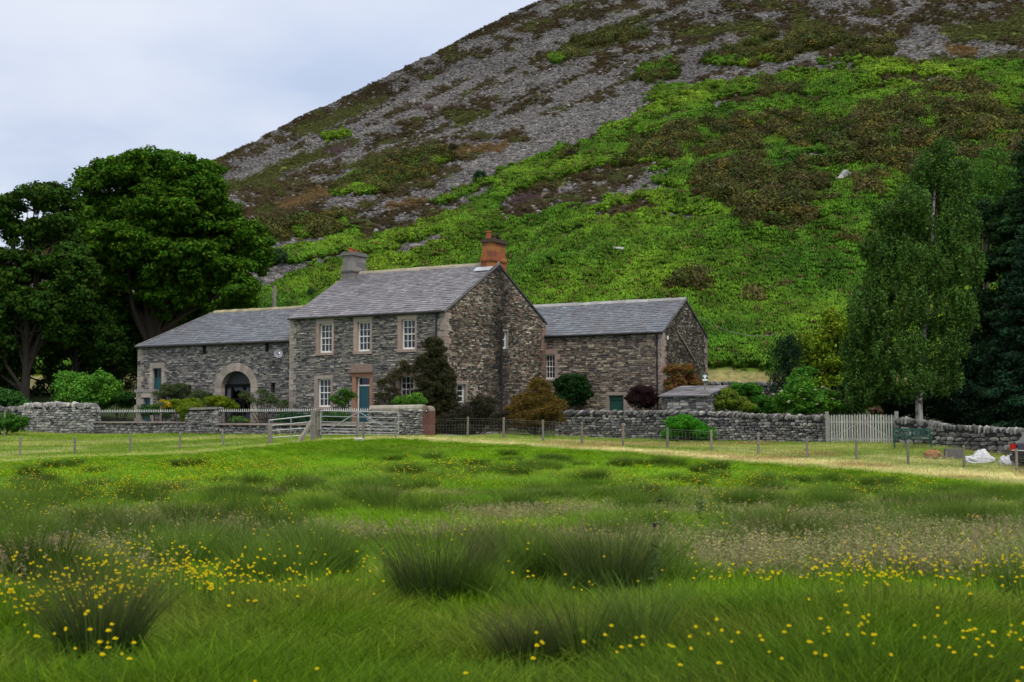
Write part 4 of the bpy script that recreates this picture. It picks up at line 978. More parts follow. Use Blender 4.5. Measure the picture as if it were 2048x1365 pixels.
    ao_ = am_.build('arch', 'dressed', T)
    dm = MB(); zb = front(472, 769, b0)[1]
    m = 12; V = [F.pt(am+hw*math.cos(math.pi*i/m), sp+(zt-sp)*math.sin(math.pi*i/m), -.33) for i in range(m+1)]+[F.pt(am-hw, zb-.02, -.33), F.pt(am+hw, zb-.02, -.33)]
    dm.add(V, [tuple(range(m+1))+(m+1, m+2)], (0, 0, 0))
    for i in range(-4, 5): F.box(dm, am+i*.22-.008, am+i*.22+.008, zb, zt-.02-(abs(i)*.22)**2*.25, -.33, -.318, (0,)*3)
    tym = dm.build('arch_boarding', 'dark', T)
    fm = MB(); gx = [am-hw, am+hw*.18, am+hw*.62, am+hw]
    for z in (zb-.06, zb-.82): F.box(fm, am-hw, am+hw, z, z+.08, -.34, -.26, (0,)*3)
    for x in (am-hw+.04, am-hw*.25, am+hw*.55, am+hw-.04): F.box(fm, x-.04, x+.04, 1.0, zb-.06, -.338, -.255, (0,)*3)
    w = fm.build('glazed_screen', 'wood', T); g = MB(); F.quad(g, am-hw, am+hw, 1.0, zb, -.345, (0,)*3); g.build('glass', 'glass', w)
    cu = MB(); F.box(cu, am+hw*.62, am+hw*.96, 1.6, zb-.1, -.4, -.37, (0,)*3); cu.build('curtain', 'curtain', w)
    # doors and hatch
    for (r, nm, lb, oo, lowz) in ((up, 'loft_door', 'narrow upper teal half-glazed door', uo, up[2]), (lo, 'door', 'low teal door at the barn end', lo_o, 1.0)):
        d = MB(); a0, a1, z0, z1 = r; zz = z0+(z1-z0)*(.5 if nm == 'loft_door' else 1)
        F.box(d, a0+.04, a1-.04, z0, zz, -.2, -.15, (0,)*3)
        for k in range(1, 4): F.box(d, a0+(a1-a0)*k/4-.006, a0+(a1-a0)*k/4+.006, z0, zz, -.15, -.145, (0,)*3)
        F.box(d, a0, a0+.05, z0, z1, -.2, -.12, (0,)*3); F.box(d, a1-.05, a1, z0, z1, -.2, -.12, (0,)*3); F.box(d, a0+.05, a1-.05, z1-.05, z1, -.2, -.123, (0,)*3)
        if nm == 'loft_door': F.box(d, a0+.05, a1-.05, zz, zz+.05, -.2, -.123, (0,)*3); F.box(d, (a0+a1)/2-.02, (a0+a1)/2+.02, zz+.05, z1-.05, -.2, -.14, (0,)*3)
        o = d.build(nm, 'teal', T); o['label'] = lb
        if nm == 'loft_door': g = MB(); F.quad(g, a0+.05, a1-.05, zz, z1-.05, -.17, (0,)*3); g.build('glass', 'glass', o)
        surround_mesh(F, a0, a1, z0, z1, oo[0]+.08, oo[1]-.08, oo[2], oo[3], BUFF, blocks=True, d0=-.2).build('surround', 'dressed', o)
        if nm == 'loft_door': s = MB(); F.box(s, a0-.3, a1+.3, z0-.16, z0-.01, -.2, .07, (.28, .26, .24)); s.build('sill', 'dressed', o)
    q = MB(); quoins(q, AB(A1, b0), 1.0, ZE-.02, -f3, g3, BUFF, .45, .28); q.build('quoin', 'dressed', T)
    sc_ = fr((270, 780, 304, 784), b0); s = MB(); F.box(s, sc_[0], sc_[1], sc_[2]-.03, sc_[3]+.02, 0, .06, (.27, .25, .24)); s.build('string_course', 'dressed', T)
    gable_roof(T, A0+.06, A1, b0, B1, ZE, ZR, SL2, over_v=0, hip1=2.5, ridge_col=(.27, .24, .15))
    gutter(T, A0+.1, A1+.1, b0-.19, ZE-.09)
    lm = MB(); a_, z_ = front(549, 724, b0); lm.box(F.pt(a_, z_, .1), (.1, .18, .16), (0,)*3); lm.tube([F.pt(a_, z_, 0), F.pt(a_, z_+.05, .12)], .02, 5); lm.build('wall_lamp', 'iron', T)
    a_, z_ = front(281, 727, b0); l2 = MB(); l2.box(F.pt(a_, z_, .12), (.14, .16, .2), (0,)*3); l2.tube([F.pt(a_, z_+.12, 0), F.pt(a_, z_+.12, .12)], .02, 5); l2.build('wall_lamp', 'iron', T)
    # satellite dish (fixed to the wall)
    a_, z_ = front(567, 708, b0); t = thing('satellite_dish', 'round pale grey satellite dish on the barn wall beside the house corner', 'satellite dish', tuple(F.pt(a_, z_, .02)))
    c = Vector(F.pt(a_, z_, .42)); ax = Vector((.35, -.9, .22)).normalized(); x = ax.cross(Vector((0, 0, 1))).normalized(); y = x.cross(ax); d = MB(); rings, nn = 5, 20; V = [tuple(c-ax*.07)]
    for r in range(1, rings+1):
        rr = .24*r/rings
        for k in range(nn): an = 6.2832*k/nn; V.append(tuple(c+x*rr*math.cos(an)+y*rr*math.sin(an)-ax*.07*(1-(r/rings)**2)))
    Fc = [(0, 1+k, 1+(k+1) % nn) for k in range(nn)]+[(1+(r-1)*nn+k, 1+(r-1)*nn+(k+1) % nn, 1+r*nn+(k+1) % nn, 1+r*nn+k) for r in range(1, rings) for k in range(nn)]
    d.add(V, Fc); d.build('dish', 'dish', t, smooth=True)
    am2 = MB(); am2.tube([F.pt(a_, z_, 0), F.pt(a_, z_-.02, .2), c-ax*.07], .02, 6); am2.tube([c-y*.26, c+ax*.26-y*.08], .012, 5); am2.build('arm', 'galv', t); ln = MB(); ln.tube([c+ax*.22-y*.08, c+ax*.32-y*.06], .035, 8); ln.build('receiver', 'galv', t)
def right_barn():
    b0, B1, A0, A1, ZE, ZR = 9.86, 15.66, -7.09, 3.0, 6.34, 8.2
    T = thing('stone_outbuilding', 'lower brown stone wing with dark slate roof behind the house gable', 'outbuilding', tuple(AB(-4, b0, 1)))
    F = FRONT(b0); S = SIDE(A0)
    w = fr((1084, 709.5, 1110, 759), b0); wo = fr((1079, 698, 1116, 763), b0); d = fr((1218, 791, 1247.5, 826), b0); do = fr((1212.5, 784, 1254, 826), b0)
    mb = MB(); backing(mb, F, A0, A1, .4, ZE, [w, d], MORT); backing(mb, S, b0, B1, .4, ZE, [], (.09, .08, .07))
    mb.add([S.pt(b0, ZE), S.pt(B1, ZE), S.pt((b0+B1)/2, ZR-.03)], [(0, 1, 2)], (.09, .08, .07)); Bk = PL(AB(0, B1), f3, g3); Bk.quad(mb, A0, A1, .4, ZE, 0, MORT); PL(AB(A1, 0), g3, f3).quad(mb, b0, B1, .4, ZE, 0, MORT)
    coursed(mb, F, A0+.05, A1, .8, ZE-.03, [rectblock(*wo), rectblock(*do)], BARNB, hr=(.06, .14), wr=(.13, .42), var=.35, big=.15, proud=(0, .045))
    sl = (ZR-ZE)/((B1-b0)/2)
    lim = lambda z: (b0, B1) if z < ZE-.05 else (b0+(z-ZE+.1)/sl, B1-(z-ZE+.1)/sl) if z < ZR-.12 else None
    def st(b, z): return np.array((.82, .82, .8))*(.6+.7*float(vnoise(np.array([b*1.3]), np.array([z*1.3]))[0]))
    coursed(mb, S, b0+.05, B1-.05, .8, ZR, [], [(.13, .115, .09), (.2, .18, .14), (.08, .07, .06), (.055, .05, .045), (.3, .27, .22)], hr=(.05, .13), wr=(.09, .28), lim=lim, var=.4, tintf=st)
    mb.build('wall', 'stone', T)
    sash(T, F, *w, cols=4, rows=4, sur=wo, pal=PINK, blocks=True, label='many-paned white window tucked behind the house corner')
    dm = MB(); a0, a1, z0, z1 = d; F.box(dm, a0, a1, z0, z1, -.16, -.1, (0,)*3)
    for k in range(1, 6): F.box(dm, a0+(a1-a0)*k/6-.006, a0+(a1-a0)*k/6+.006, z0, z1, -.1, -.096, (0,)*3)
    F.box(dm, a0+.02, a1-.02, z1-.25, z1-.15, -.1, -.07, (0,)*3)
    o = dm.build('door', 'green', T); surround_mesh(F, a0, a1, z0, z1, *do, [(.26, .22, .19), (.3, .25, .21)], blocks=True).build('surround', 'dressed', o)
    for qa in ((AB(A0, b0), .8, ZE-.02, f3, g3, [(.36, .26, .23), (.33, .26, .23), (.3, .25, .22)], .42, .26), (AB(A0, B1), .8, ZE-.02, -g3, f3, [(.28, .23, .2), (.24, .2, .17)], .42, .26)):
        q = MB(); quoins(q, *qa); q.build('quoin', 'dressed', T)
    gable_roof(T, A0, A1, b0, B1, ZE, ZR, SL2, ridge_col=(.3, .3, .3))
    gutter(T, A0-.05, A1, b0-.19, ZE-.09); a_, z_ = front(1315, 700, b0); pipe(T, [F.pt(a_, ZE-.1, .19), F.pt(a_, ZE-.4, .07), F.pt(a_, 1.2, .07)])
    # slanting cable conduit on the gable
    cm = MB(); p0 = side(1352, 662, A0); p1 = side(1389, 724, A0); cm.bar(S.pt(p0[0], p0[1], .07), S.pt(p1[0], p1[1], .07), .05, .05, (.3, .27, .22)); cm.build('conduit', 'wood', T)
    iv = MB(); p0 = side(1331, 676, A0); iv.box(S.pt(p0[0]+.05, p0[1], .1), (.08, .1, .2), (.6,)*3); iv.build('insulator', 'white', T)
def lean_to():
    """low stone store with thick slate flags for a roof"""
    Y = 66.0; T = thing('stone_store', 'small grey stone store with heavy slab roof behind the garden wall', 'outhouse', tuple(P(1380, 870, Y)))
    p0 = np.array(P(1324, 872, 66.2)); p1 = np.array(P(1412, 872, 65.1)); ax = p1-p0; ax[2] = 0; Lx = np.linalg.norm(ax); ax /= Lx; n = np.array([ax[1], -ax[0], 0]); n = n if n[1] < 0 else -n
    O = p0.copy(); O[2] = 0; F = PL(O, ax, n); zt = P(1370, 793, 65)[2]; mb = MB(); backing(mb, F, 0, Lx, .3, zt, [], MORT)
    S = PL(O+ax*Lx, -n, ax); dep = 2.6; backing(mb, S, 0, dep, .3, zt, [], MORT); PL(O, -n, -ax).quad(mb, 0, dep, .3, zt, 0, (.13,)*3); PL(O-n*dep, ax, -n).quad(mb, 0, Lx, .3, zt, 0, (.13,)*3)
    pal = [(.2, .195, .19), (.28, .27, .25), (.14, .14, .14), (.34, .33, .3), (.1, .1, .1)]
    coursed(mb, F, 0, Lx, .5, zt, [], pal, hr=(.06, .13), wr=(.15, .5)); coursed(mb, S, 0, dep, .5, zt, [], pal, hr=(.06, .13), wr=(.15, .5))
    mb.build('wall', 'stone', T)
    rb = MB(); rise = .42
    for k in range(6):
        t0 = k/6; x = -.12
        while x < Lx+.1:
            w = random.uniform(.45, .8); x1 = min(x+w, Lx+.18); d0 = .18-(dep+.3)*t0; d1 = .18-(dep+.3)*(t0+.22); zz = zt+rise*t0+.02*k; j = random.uniform(-.07, .07)
            rb.hexa([F.pt(x, zz, d0+j), F.pt(x1-.01, zz+random.uniform(-.03, .03), d0-j), F.pt(x1-.01, zz+.1, d1), F.pt(x, zz+.1, d1), F.pt(x, zz+.055, d0+j), F.pt(x1-.01, zz+.055, d0-j), F.pt(x1-.01, zz+.15, d1), F.pt(x, zz+.15, d1)], np.array((.13, .13, .145))*random.uniform(.5, 1.5)); x = x1
            if x1 >= Lx+.17: break
    rb.build('roof', 'slate', T)
# ---------------------------------------------------------------- dry stone walls
def drywall(name, label, pts, thick=.5, cop=True, sz=(.34, .13), pal=None, rag=.06, group=None, faces=(1, -1), cat='wall', copc=None, ends=True):
    """pts: (x, y, zbase, ztop) along the wall; thousands of separate stones laid in rough courses"""
    pal = pal or [(.15, .15, .15), (.11, .11, .115), (.2, .195, .19), (.075, .075, .08), (.28, .27, .25), (.13, .125, .115)]
    pts = [np.array(p, float) for p in pts]; mb = MB()
    seg = [np.linalg.norm(pts[i+1][:2]-pts[i][:2]) for i in range(len(pts)-1)]; tot = sum(seg); cum = np.concatenate([[0], np.cumsum(seg)])
    def at(s):
        i = min(max(np.searchsorted(cum, s)-1, 0), len(seg)-1); t = (s-cum[i])/seg[i]; p = pts[i]*(1-t)+pts[i+1]*t; d = pts[i+1][:2]-pts[i][:2]; d = d/np.linalg.norm(d); return p, np.array([d[0], d[1], 0])
    def stone(c, e, w, t, h, col, tilt=0, n=None):
        V, F = ROCKS[random.randrange(10)]; up = np.array([0, 0, 1.]); nn = np.cross(e, up)
        ca, sa = math.cos(tilt), math.sin(tilt); ee = e*ca+up*sa; uu = -e*sa+up*ca
        X = V[:, :1]*ee*w/2*1.02+V[:, 1:2]*nn*t/2+V[:, 2:3]*uu*h/2*1.02
        mb.add(X+c, F, np.array(col))
    zmin = min(p[2] for p in pts)-.15; zmax = max(p[3] for p in pts)
    # core
    n_ = max(2, int(tot/.8))
    for i in range(n_):
        p, e = at(tot*i/n_); q, _ = at(tot*(i+1)/n_); nn = np.cross(e, (0, 0, 1)); hh = thick/2-.09
        mb.hexa([np.append(v[:2], 0)+nn*s*hh+np.array([0, 0, z]) for (z) in (0,) for (v, s) in ((p, -1), (q, -1), (q, 1), (p, 1))][:0] or
                [np.array([p[0], p[1], p[2]-.3])-nn*hh, np.array([q[0], q[1], q[2]-.3])-nn*hh, np.array([q[0], q[1], q[2]-.3])+nn*hh, np.array([p[0], p[1], p[2]-.3])+nn*hh,
                 np.array([p[0], p[1], p[3]-.12])-nn*hh*.8, np.array([q[0], q[1], q[3]-.12])-nn*hh*.8, np.array([q[0], q[1], q[3]-.12])+nn*hh*.8, np.array([p[0], p[1], p[3]-.12])+nn*hh*.8], (.035, .035, .035))
    ct = .2 if cop else 0
    for sgn in faces:
        z = zmin
        while z < zmax:
            h = sz[1]*random.uniform(.7, 1.35); s = random.uniform(0, .2)
            while s < tot:
                w = sz[0]*random.uniform(.45, 1.3); p, e = at(min(s+w/2, tot)); s += w*.97
                bot, top = p[2]-.15, p[3]-ct
                zc = z+h/2+.03*math.sin(s*1.3)
                if zc < bot or zc+h*.4 > top+rag*random.uniform(-1, 1): continue
                nn = np.cross(e, (0, 0, 1)); bat = (thick/2)*(1-.18*(zc-bot)/max(.3, top-bot))
                c = np.array([p[0], p[1], zc])+nn*sgn*(bat-.07+random.uniform(-.03, .03))
                stone(c, e, w, .22, h*random.uniform(.9, 1.15), np.array(random.choice(pal))*random.uniform(.7, 1.25), random.uniform(-.12, .12))
            z += h*.93
    if ends:
        for s in (0, tot):
            p, e = at(s); z = p[2]-.1; nn = np.cross(e, (0, 0, 1))
            while z < p[3]-ct:
                h = sz[1]*random.uniform(.9, 1.4)
                for o in (-.14, .14): stone(np.array([p[0], p[1], z+h/2])+nn*o+e*(.0 if s == 0 else -.0), nn, .3, .26, h, np.array(random.choice(pal))*random.uniform(.8, 1.2))
                z += h*.95
    if cop:
        s = 0; tl = random.choice((-1, 1))*.5
        while s < tot:
            w = random.uniform(.10, .2); p, e = at(min(s+w/2, tot)); h = .3*random.uniform(.75, 1.25)
            stone(np.array([p[0], p[1], p[3]-.1+random.uniform(-.02, .03)]), e, w*1.15, thick*.95, h, np.array(random.choice(copc or pal))*random.uniform(.8, 1.3), tl*random.uniform(.5, 1.3)); s += w
    b = pts[0]; o = mb.build(name, 'drystone', loc=(b[0], b[1], b[2])); return tag(o, label, cat, group)
def wpt(px, ztop, zb=.95): t = wline(px); v = WP(t); return (v[0], v[1], zb, ztop)
def slabcap(name, parent, pts, w, h, col, mat='dressed'):
    mb = MB(); p = [np.array(q, float) for q in pts]
    for i in range(len(p)-1):
        L_ = np.linalg.norm(p[i+1]-p[i]); n = max(1, int(L_/.7))
        for k in range(n):
            a = p[i]+(p[i+1]-p[i])*k/n; b = p[i]+(p[i+1]-p[i])*(k+1)/n-(p[i+1]-p[i])/L_*.012; mb.bar(a, b, w, h*random.uniform(.85, 1.1), rc(col, .15))
    return mb.build(name, mat, parent)
def walls():
    Q = lambda px, y, yb, yt: (P(px, yb, y)[0], P(px, yb, y)[1], P(px, yb, y)[2], P(px, yt, y)[2])
    drywall('dry_stone_wall', 'tall dry stone wall with slanting cope stones left of the white-tipped railings', [wpt(54, 2.55), wpt(120, 2.6), wpt(192, 2.5)], .55, pal=[(.26, .26, .25), (.2, .2, .19), (.33, .33, .31), (.15, .15, .15), (.38, .37, .34)])
    GW_ = [(.17, .165, .17), (.13, .13, .135), (.25, .24, .24), (.2, .18, .18), (.3, .29, .28)]
    a = drywall('garden_wall', 'low stone garden wall carrying the long left railing run', [wpt(192, 1.52), wpt(386, 1.52)], .42, cop=False, sz=(.26, .14), pal=GW_); slabcap('coping', a, [WP(wline(192), 0, 1.55), WP(wline(386), 0, 1.55)], .5, .08, (.27, .22, .21))
    a = drywall('garden_wall', 'raised block of garden wall between the two railing runs, draped with yellow-green heather', [wpt(380, 2.15), wpt(438, 2.2)], .55, cop=False, sz=(.24, .11), pal=GW_); slabcap('coping', a, [WP(wline(378), 0, 2.22), WP(wline(440), 0, 2.25)], .62, .11, (.26, .25, .21))
    a = drywall('garden_wall', 'low stone garden wall passing behind the metal gates', [wpt(440, 1.42), wpt(745, 1.42)], .42, cop=False, sz=(.3, .12), pal=GW_); slabcap('coping', a, [WP(wline(440), 0, 1.46), WP(wline(745), 0, 1.46)], .5, .1, (.29, .24, .22))
    a = drywall('garden_wall', 'head-high stone garden wall with rounded pale coping behind the field gate', [wpt(745, 2.1), wpt(848, 2.12)], .5, cop=False, sz=(.34, .095), pal=[(.25, .24, .23), (.2, .19, .19), (.3, .29, .27), (.15, .15, .15)])
    c = MB(); p0 = WP(wline(743), 0, 2.13); p1 = WP(wline(849), 0, 2.16); n = 7
    for k in range(n): q0 = p0+(p1-p0)*k/n; q1 = p0+(p1-p0)*((k+1)/n-.004); c.tube([q0, q1], .2, 12, rc((.3, .28, .23), .12))
    V = np.concatenate(c.V); c.V = [V*np.array([1, 1, 1])]; c.build('coping', 'dressed', a)
    # red gate pier
    t = thing('gate_pier', 'red sandstone pier with rounded top and dark round plaque', 'gate pier', tuple(WP(wline(857), 0, .9)))
    m = MB(); tc = wline(858); F = PL(WP(tc, -.25), f3, -g3); z = .85; k = 0
    while z < 1.95: h = .3; F.box(m, -.22, .22, z, z+h-.006, -.44, 0, rc(random.choice([(.16, .07, .055), (.14, .075, .06), (.16, .13, .115)]), .2)); z += h; k += 1
    z = z-.002; V = []; nn = 12
    for dd in (-.44, 0):
        for i in range(nn+1): th = math.pi*i/nn; V.append(F.pt(.22*math.cos(th), z+.24*math.sin(th), dd))
    m.add(V, [tuple(range(nn+1)), tuple(range(nn+1, 2*nn+2))]+[(i, i+1, nn+2+i, nn+1+i) for i in range(nn)], (.2, .16, .13)); m.build('pier', 'dressed', t)
    pm = MB(); pm.tube([F.pt(-.06, z+.02, 0), F.pt(-.06, z+.02, .03)], .085, 16); pm.build('plaque', 'iron', t); pr = MB(); pr.tube([F.pt(-.06, z+.02, .03), F.pt(-.06, z+.02, .036)], .03, 10); pr.build('plaque_centre', 'white', t)
    # right-hand walls
    drywall('dry_stone_wall', 'long dry stone wall running from the golden conifer past the green shrub to the white gate', [Q(1118, 66.3, 872, 822), Q(1240, 65, 880, 822), Q(1420, 62.6, 882, 824), Q(1540, 61.3, 884, 830), Q(1654, 60, 886, 832)], .55, sz=(.3, .12))
    drywall('dry_stone_wall', 'rough boulder wall behind the green bench and white bags', [Q(1798, 58.6, 886, 836), Q(1850, 58.0, 893, 842), Q(1900, 57.2, 905, 850), Q(1980, 56, 915, 856), Q(2120, 53.8, 935, 862)], .7, sz=(.42, .17), rag=.12, pal=[(.13, .135, .13), (.09, .09, .09), (.17, .165, .15), (.22, .22, .21), (.065, .065, .065)])
    drywall('field_wall', 'low wall top showing beyond the slab-roofed store', [Q(1405, 84, 790, 764), Q(1475, 84, 790, 765), Q(1600, 84, 792, 767)], .5, sz=(.4, .14), faces=(1,))
    drywall('dry_stone_wall', 'shaded wall end behind the clipped green hedge at the left edge', [Q(-60, 78, 862, 812), Q(20, 77, 862, 816), Q(60, 75.5, 862, 812)], .5, faces=(1, -1), sz=(.36, .14))
# ---------------------------------------------------------------- plants
def sublobes(lobes, k=9, f=.42, seed=0):
    out = []
    for (c, r) in lobes:
        c = np.array(c); r = np.array(r)
        for i in range(k):
            d = RNG.normal(size=3); d[2] = d[2]*.8+.25; d[1] -= .25; d /= np.linalg.norm(d); m = f*(.75+.5*RNG.random())
            out.append((tuple(c+d*r*(1-m*.75)), tuple(np.array([r.mean(), r.mean(), r.mean()*.6])*m)))
    return out
def crown(mb, lobes, pr, leaf, npl, cols, dens=1.0, up=.3, flat=.7, aspect=.6, top=1.0):
    for (c, r) in lobes:
        c = np.array(c, float); r = np.array(r, float); ar = 4*math.pi*((r[0]*r[1]+r[0]*r[2]+r[1]*r[2])/3)
        n = max(3, int(dens*ar/(pr*pr*1.9)))
        for k in range(n):
            d = RNG.normal(size=3); d /= np.linalg.norm(d)
            if d[2] < -.35 and RNG.random() < .5: d[2] *= -1
            rr = .93-.45*RNG.random()**2.2+(.2*RNG.random() if RNG.random() < .12 else 0)
            q = pr*(.6+.75*RNG.random()); tint = .72+.5*RNG.random(); hue = RNG.normal(0, .09)
            cc = np.array(cols)*tint*np.array([1+hue, 1, 1-hue])
            leafcloud(mb, c+d*r*rr, (q, q, q*flat), npl, leaf, cc, up=up, aspect=aspect)
def lob(px, py, rx, ry, Y, dy=0, ky=1.0):
    s = Y/FPX; p = P(px, py, Y+dy); return (tuple(p), (rx*s, rx*s*ky, ry*s))
def limbs(mb, base, top, lobes, r0, col, twig=.25, sub=3):
    base = np.array(base, float); top = np.array(top, float); mid = (base+top)/2+np.array([RNG.normal(0, .15), RNG.normal(0, .15), 0])
    mb.tube([base-np.array([0, 0, .3]), base+np.array([0, 0, .15]), mid, top], [r0*1.5, r0*1.08, r0*.85, r0*.6], 10, col)
    for (c, r) in lobes:
        c = np.array(c); t = .35+.65*RNG.random(); s = base+(top-base)*t if c[2] > (base+(top-base)*t)[2]-.5 else base+(top-base)*.35
        m = (s+c)/2+RNG.normal(0, .12, 3)*np.linalg.norm(c-s)*.35-np.array([0, 0, .08*np.linalg.norm(c-s)])*0+np.array([0, 0, .12*np.linalg.norm(c-s)])*RNG.random(); rr = r0*.42
        mb.tube([s, m, c], [rr, rr*.65, rr*.3], 6, col)
        for k in range(sub):
            d = RNG.normal(size=3); d[2] = abs(d[2])*.6; d /= np.linalg.norm(d); e = c+d*np.array(r)*.85; st = m+(c-m)*RNG.random(); mb.tube([st, (st+e)/2+RNG.normal(0, .08, 3), e], [rr*.38, rr*.22, rr*.06], 4, col)
def tree(name, label, Y, trunk, lobes, cols, pr=.7, leaf=.17, npl=55, r0=.3, barkc=(.05, .042, .032), dens=1.0, group=None, top=None, mat='leaf', aspect=.6, sub=3, flat=.7, ky=1.0, cat='tree', lumps=False):
    bx, by = trunk[0]; b = P(bx, by, Y); tp = P(*trunk[-1], Y)
    t = thing(name, label, cat, tuple(b), group)
    L3 = [lob(*l[:4], Y, l[4] if len(l) > 4 else 0, ky) for l in lobes]
    cm = MB(); crown(cm, sublobes(L3, 16, .33) if lumps else L3, pr, leaf, npl, cols, dens, flat=flat, aspect=aspect)
    if lumps: crown(cm, [(c, tuple(np.array(r)*.8)) for c, r in L3], pr, leaf, npl, cols, .6)
    cm.build('crown', mat, t)
    tm = MB(); limbs(tm, b, tp, L3, r0, barkc, sub=sub); tm.build('trunk', 'bark', t); return t
def bush(name, label, Y, lobes, cols, leaf=.09, npl=46, pr=.28, dens=1.15, mat='leaf', cat='shrub', flower=None, stems=True, flat=.8, aspect=.55, group=None, ky=.9, twigs=0, basey=None):
    L3 = [lob(l[0], l[1], l[2]*1.2, l[3]*1.14, Y, l[4] if len(l) > 4 else 0, ky) for l in lobes]
    cx = float(np.mean([l[0][0] for l in L3])); cy = float(np.mean([l[0][1] for l in L3])); gzv = gz(cx, cy)
    t = thing(name, label, cat, (cx, cy, gzv), group)
    cm = MB(); crown(cm, sublobes(L3, 7, .5), pr*.85, leaf, npl, cols, dens*.75, flat=flat, aspect=aspect); crown(cm, [(c, tuple(np.array(r)*.75)) for c, r in L3], pr, leaf, npl, cols, dens*.7, flat=flat, aspect=aspect)
    if twigs:
        for k in range(twigs):
            c, r = L3[RNG.integers(len(L3))]; d = RNG.normal(size=3); d /= np.linalg.norm(d); s = np.array(c)+d*np.array(r)*.7; cm.tube([s, s+d*np.array(r)*.35+RNG.normal(0, .05, 3), s+d*np.array(r)*.5+RNG.normal(0, .12, 3)-np.array([0, 0, .08])], [.008, .006, .003], 3, (.12, .09, .055))
    cm.build('foliage', mat, t)
    sm = MB()
    for (c, r) in L3:
        for k in range(2):
            b = np.array([cx+RNG.normal(0, .1), cy+RNG.normal(0, .1), gzv-.05]); e = np.array(c)+RNG.normal(0, .2, 3)*np.array(r); sm.tube([b, (b+e)/2+RNG.normal(0, .06, 3), e], [.035, .025, .012], 5, (.06, .045, .03))
    sm.build('stem', 'bark', t)
    if flower:
        fm = MB(); fc, n, fs = flower
        for k in range(n):
            c, r = L3[RNG.integers(len(L3))]; d = RNG.normal(size=3); d[1] = -abs(d[1]); d[2] = abs(d[2])*.8; d /= np.linalg.norm(d); leafcloud(fm, np.array(c)+d*np.array(r)*1.0, (fs, fs, fs*.35), 26, fs*.5, fc, up=1.0, aspect=.9)
        fm.build('blossom', 'petal', t)
    return t
def spruce(name, label, Y, px, by, h, rb, lean=0, seed=1, cols=((.014, .045, .012), (.02, .06, .016)), zstart=.08, group=None):
    b = np.array(P(px, by, Y)); t = thing(name, label, 'tree', tuple(b), group); fm = MB(); tm = MB()
    tm.tube([b-np.array([0, 0, .3]), b+np.array([0, 0, h*.5]), b+np.array([0, 0, h])], [.4, .25, .04], 10, (.04, .03, .025))
    z = h*zstart
    while z < h-.3:
        f = z/h; R = rb*(1-f)**.75*(.85+.3*RNG.random()); nb = 7
        for k in range(nb):
            a = 6.283*(k/nb+RNG.random()*.12)+z*2; d = np.array([math.cos(a), math.sin(a), 0]); s = b+np.array([0, 0, z]); RR = R*(.75+.4*RNG.random())
            pts = [s, s+d*RR*.5-np.array([0, 0, .02*RR]), s+d*RR-np.array([0, 0, .12*RR])]; tm.tube(pts, [.05, .035, .01], 4, (.04, .03, .025))
            m = max(3, int(RR/.3)); side = np.array([-d[1], d[0], 0])
            for q in range(m):
                tt = (q+.6)/m; c = pts[0]+d*RR*tt-np.array([0, 0, .12*RR*tt*tt+.05]); wd = .25+.45*tt*(1.2-tt)*2
                tint = .6+.8*RNG.random()
                leafcloud(fm, c+side*RNG.normal(0, wd*.6), (.5, .5, .22), 60, .24, np.array(cols)*tint, up=.5, aspect=.3)
        z += .36+.1*RNG.random()
    fm.build('crown', 'needle', t); tm.build('trunk', 'bark', t); return t
def hhit(px, py):
    ux, uz = ray(px, py); d = np.linspace(D0, 380, 3000); z = hill(np.full_like(d, ux), d); i = np.argmax((CAMZ+uz*d) < z); return np.array([ux*d[i], d[i], z[i]])
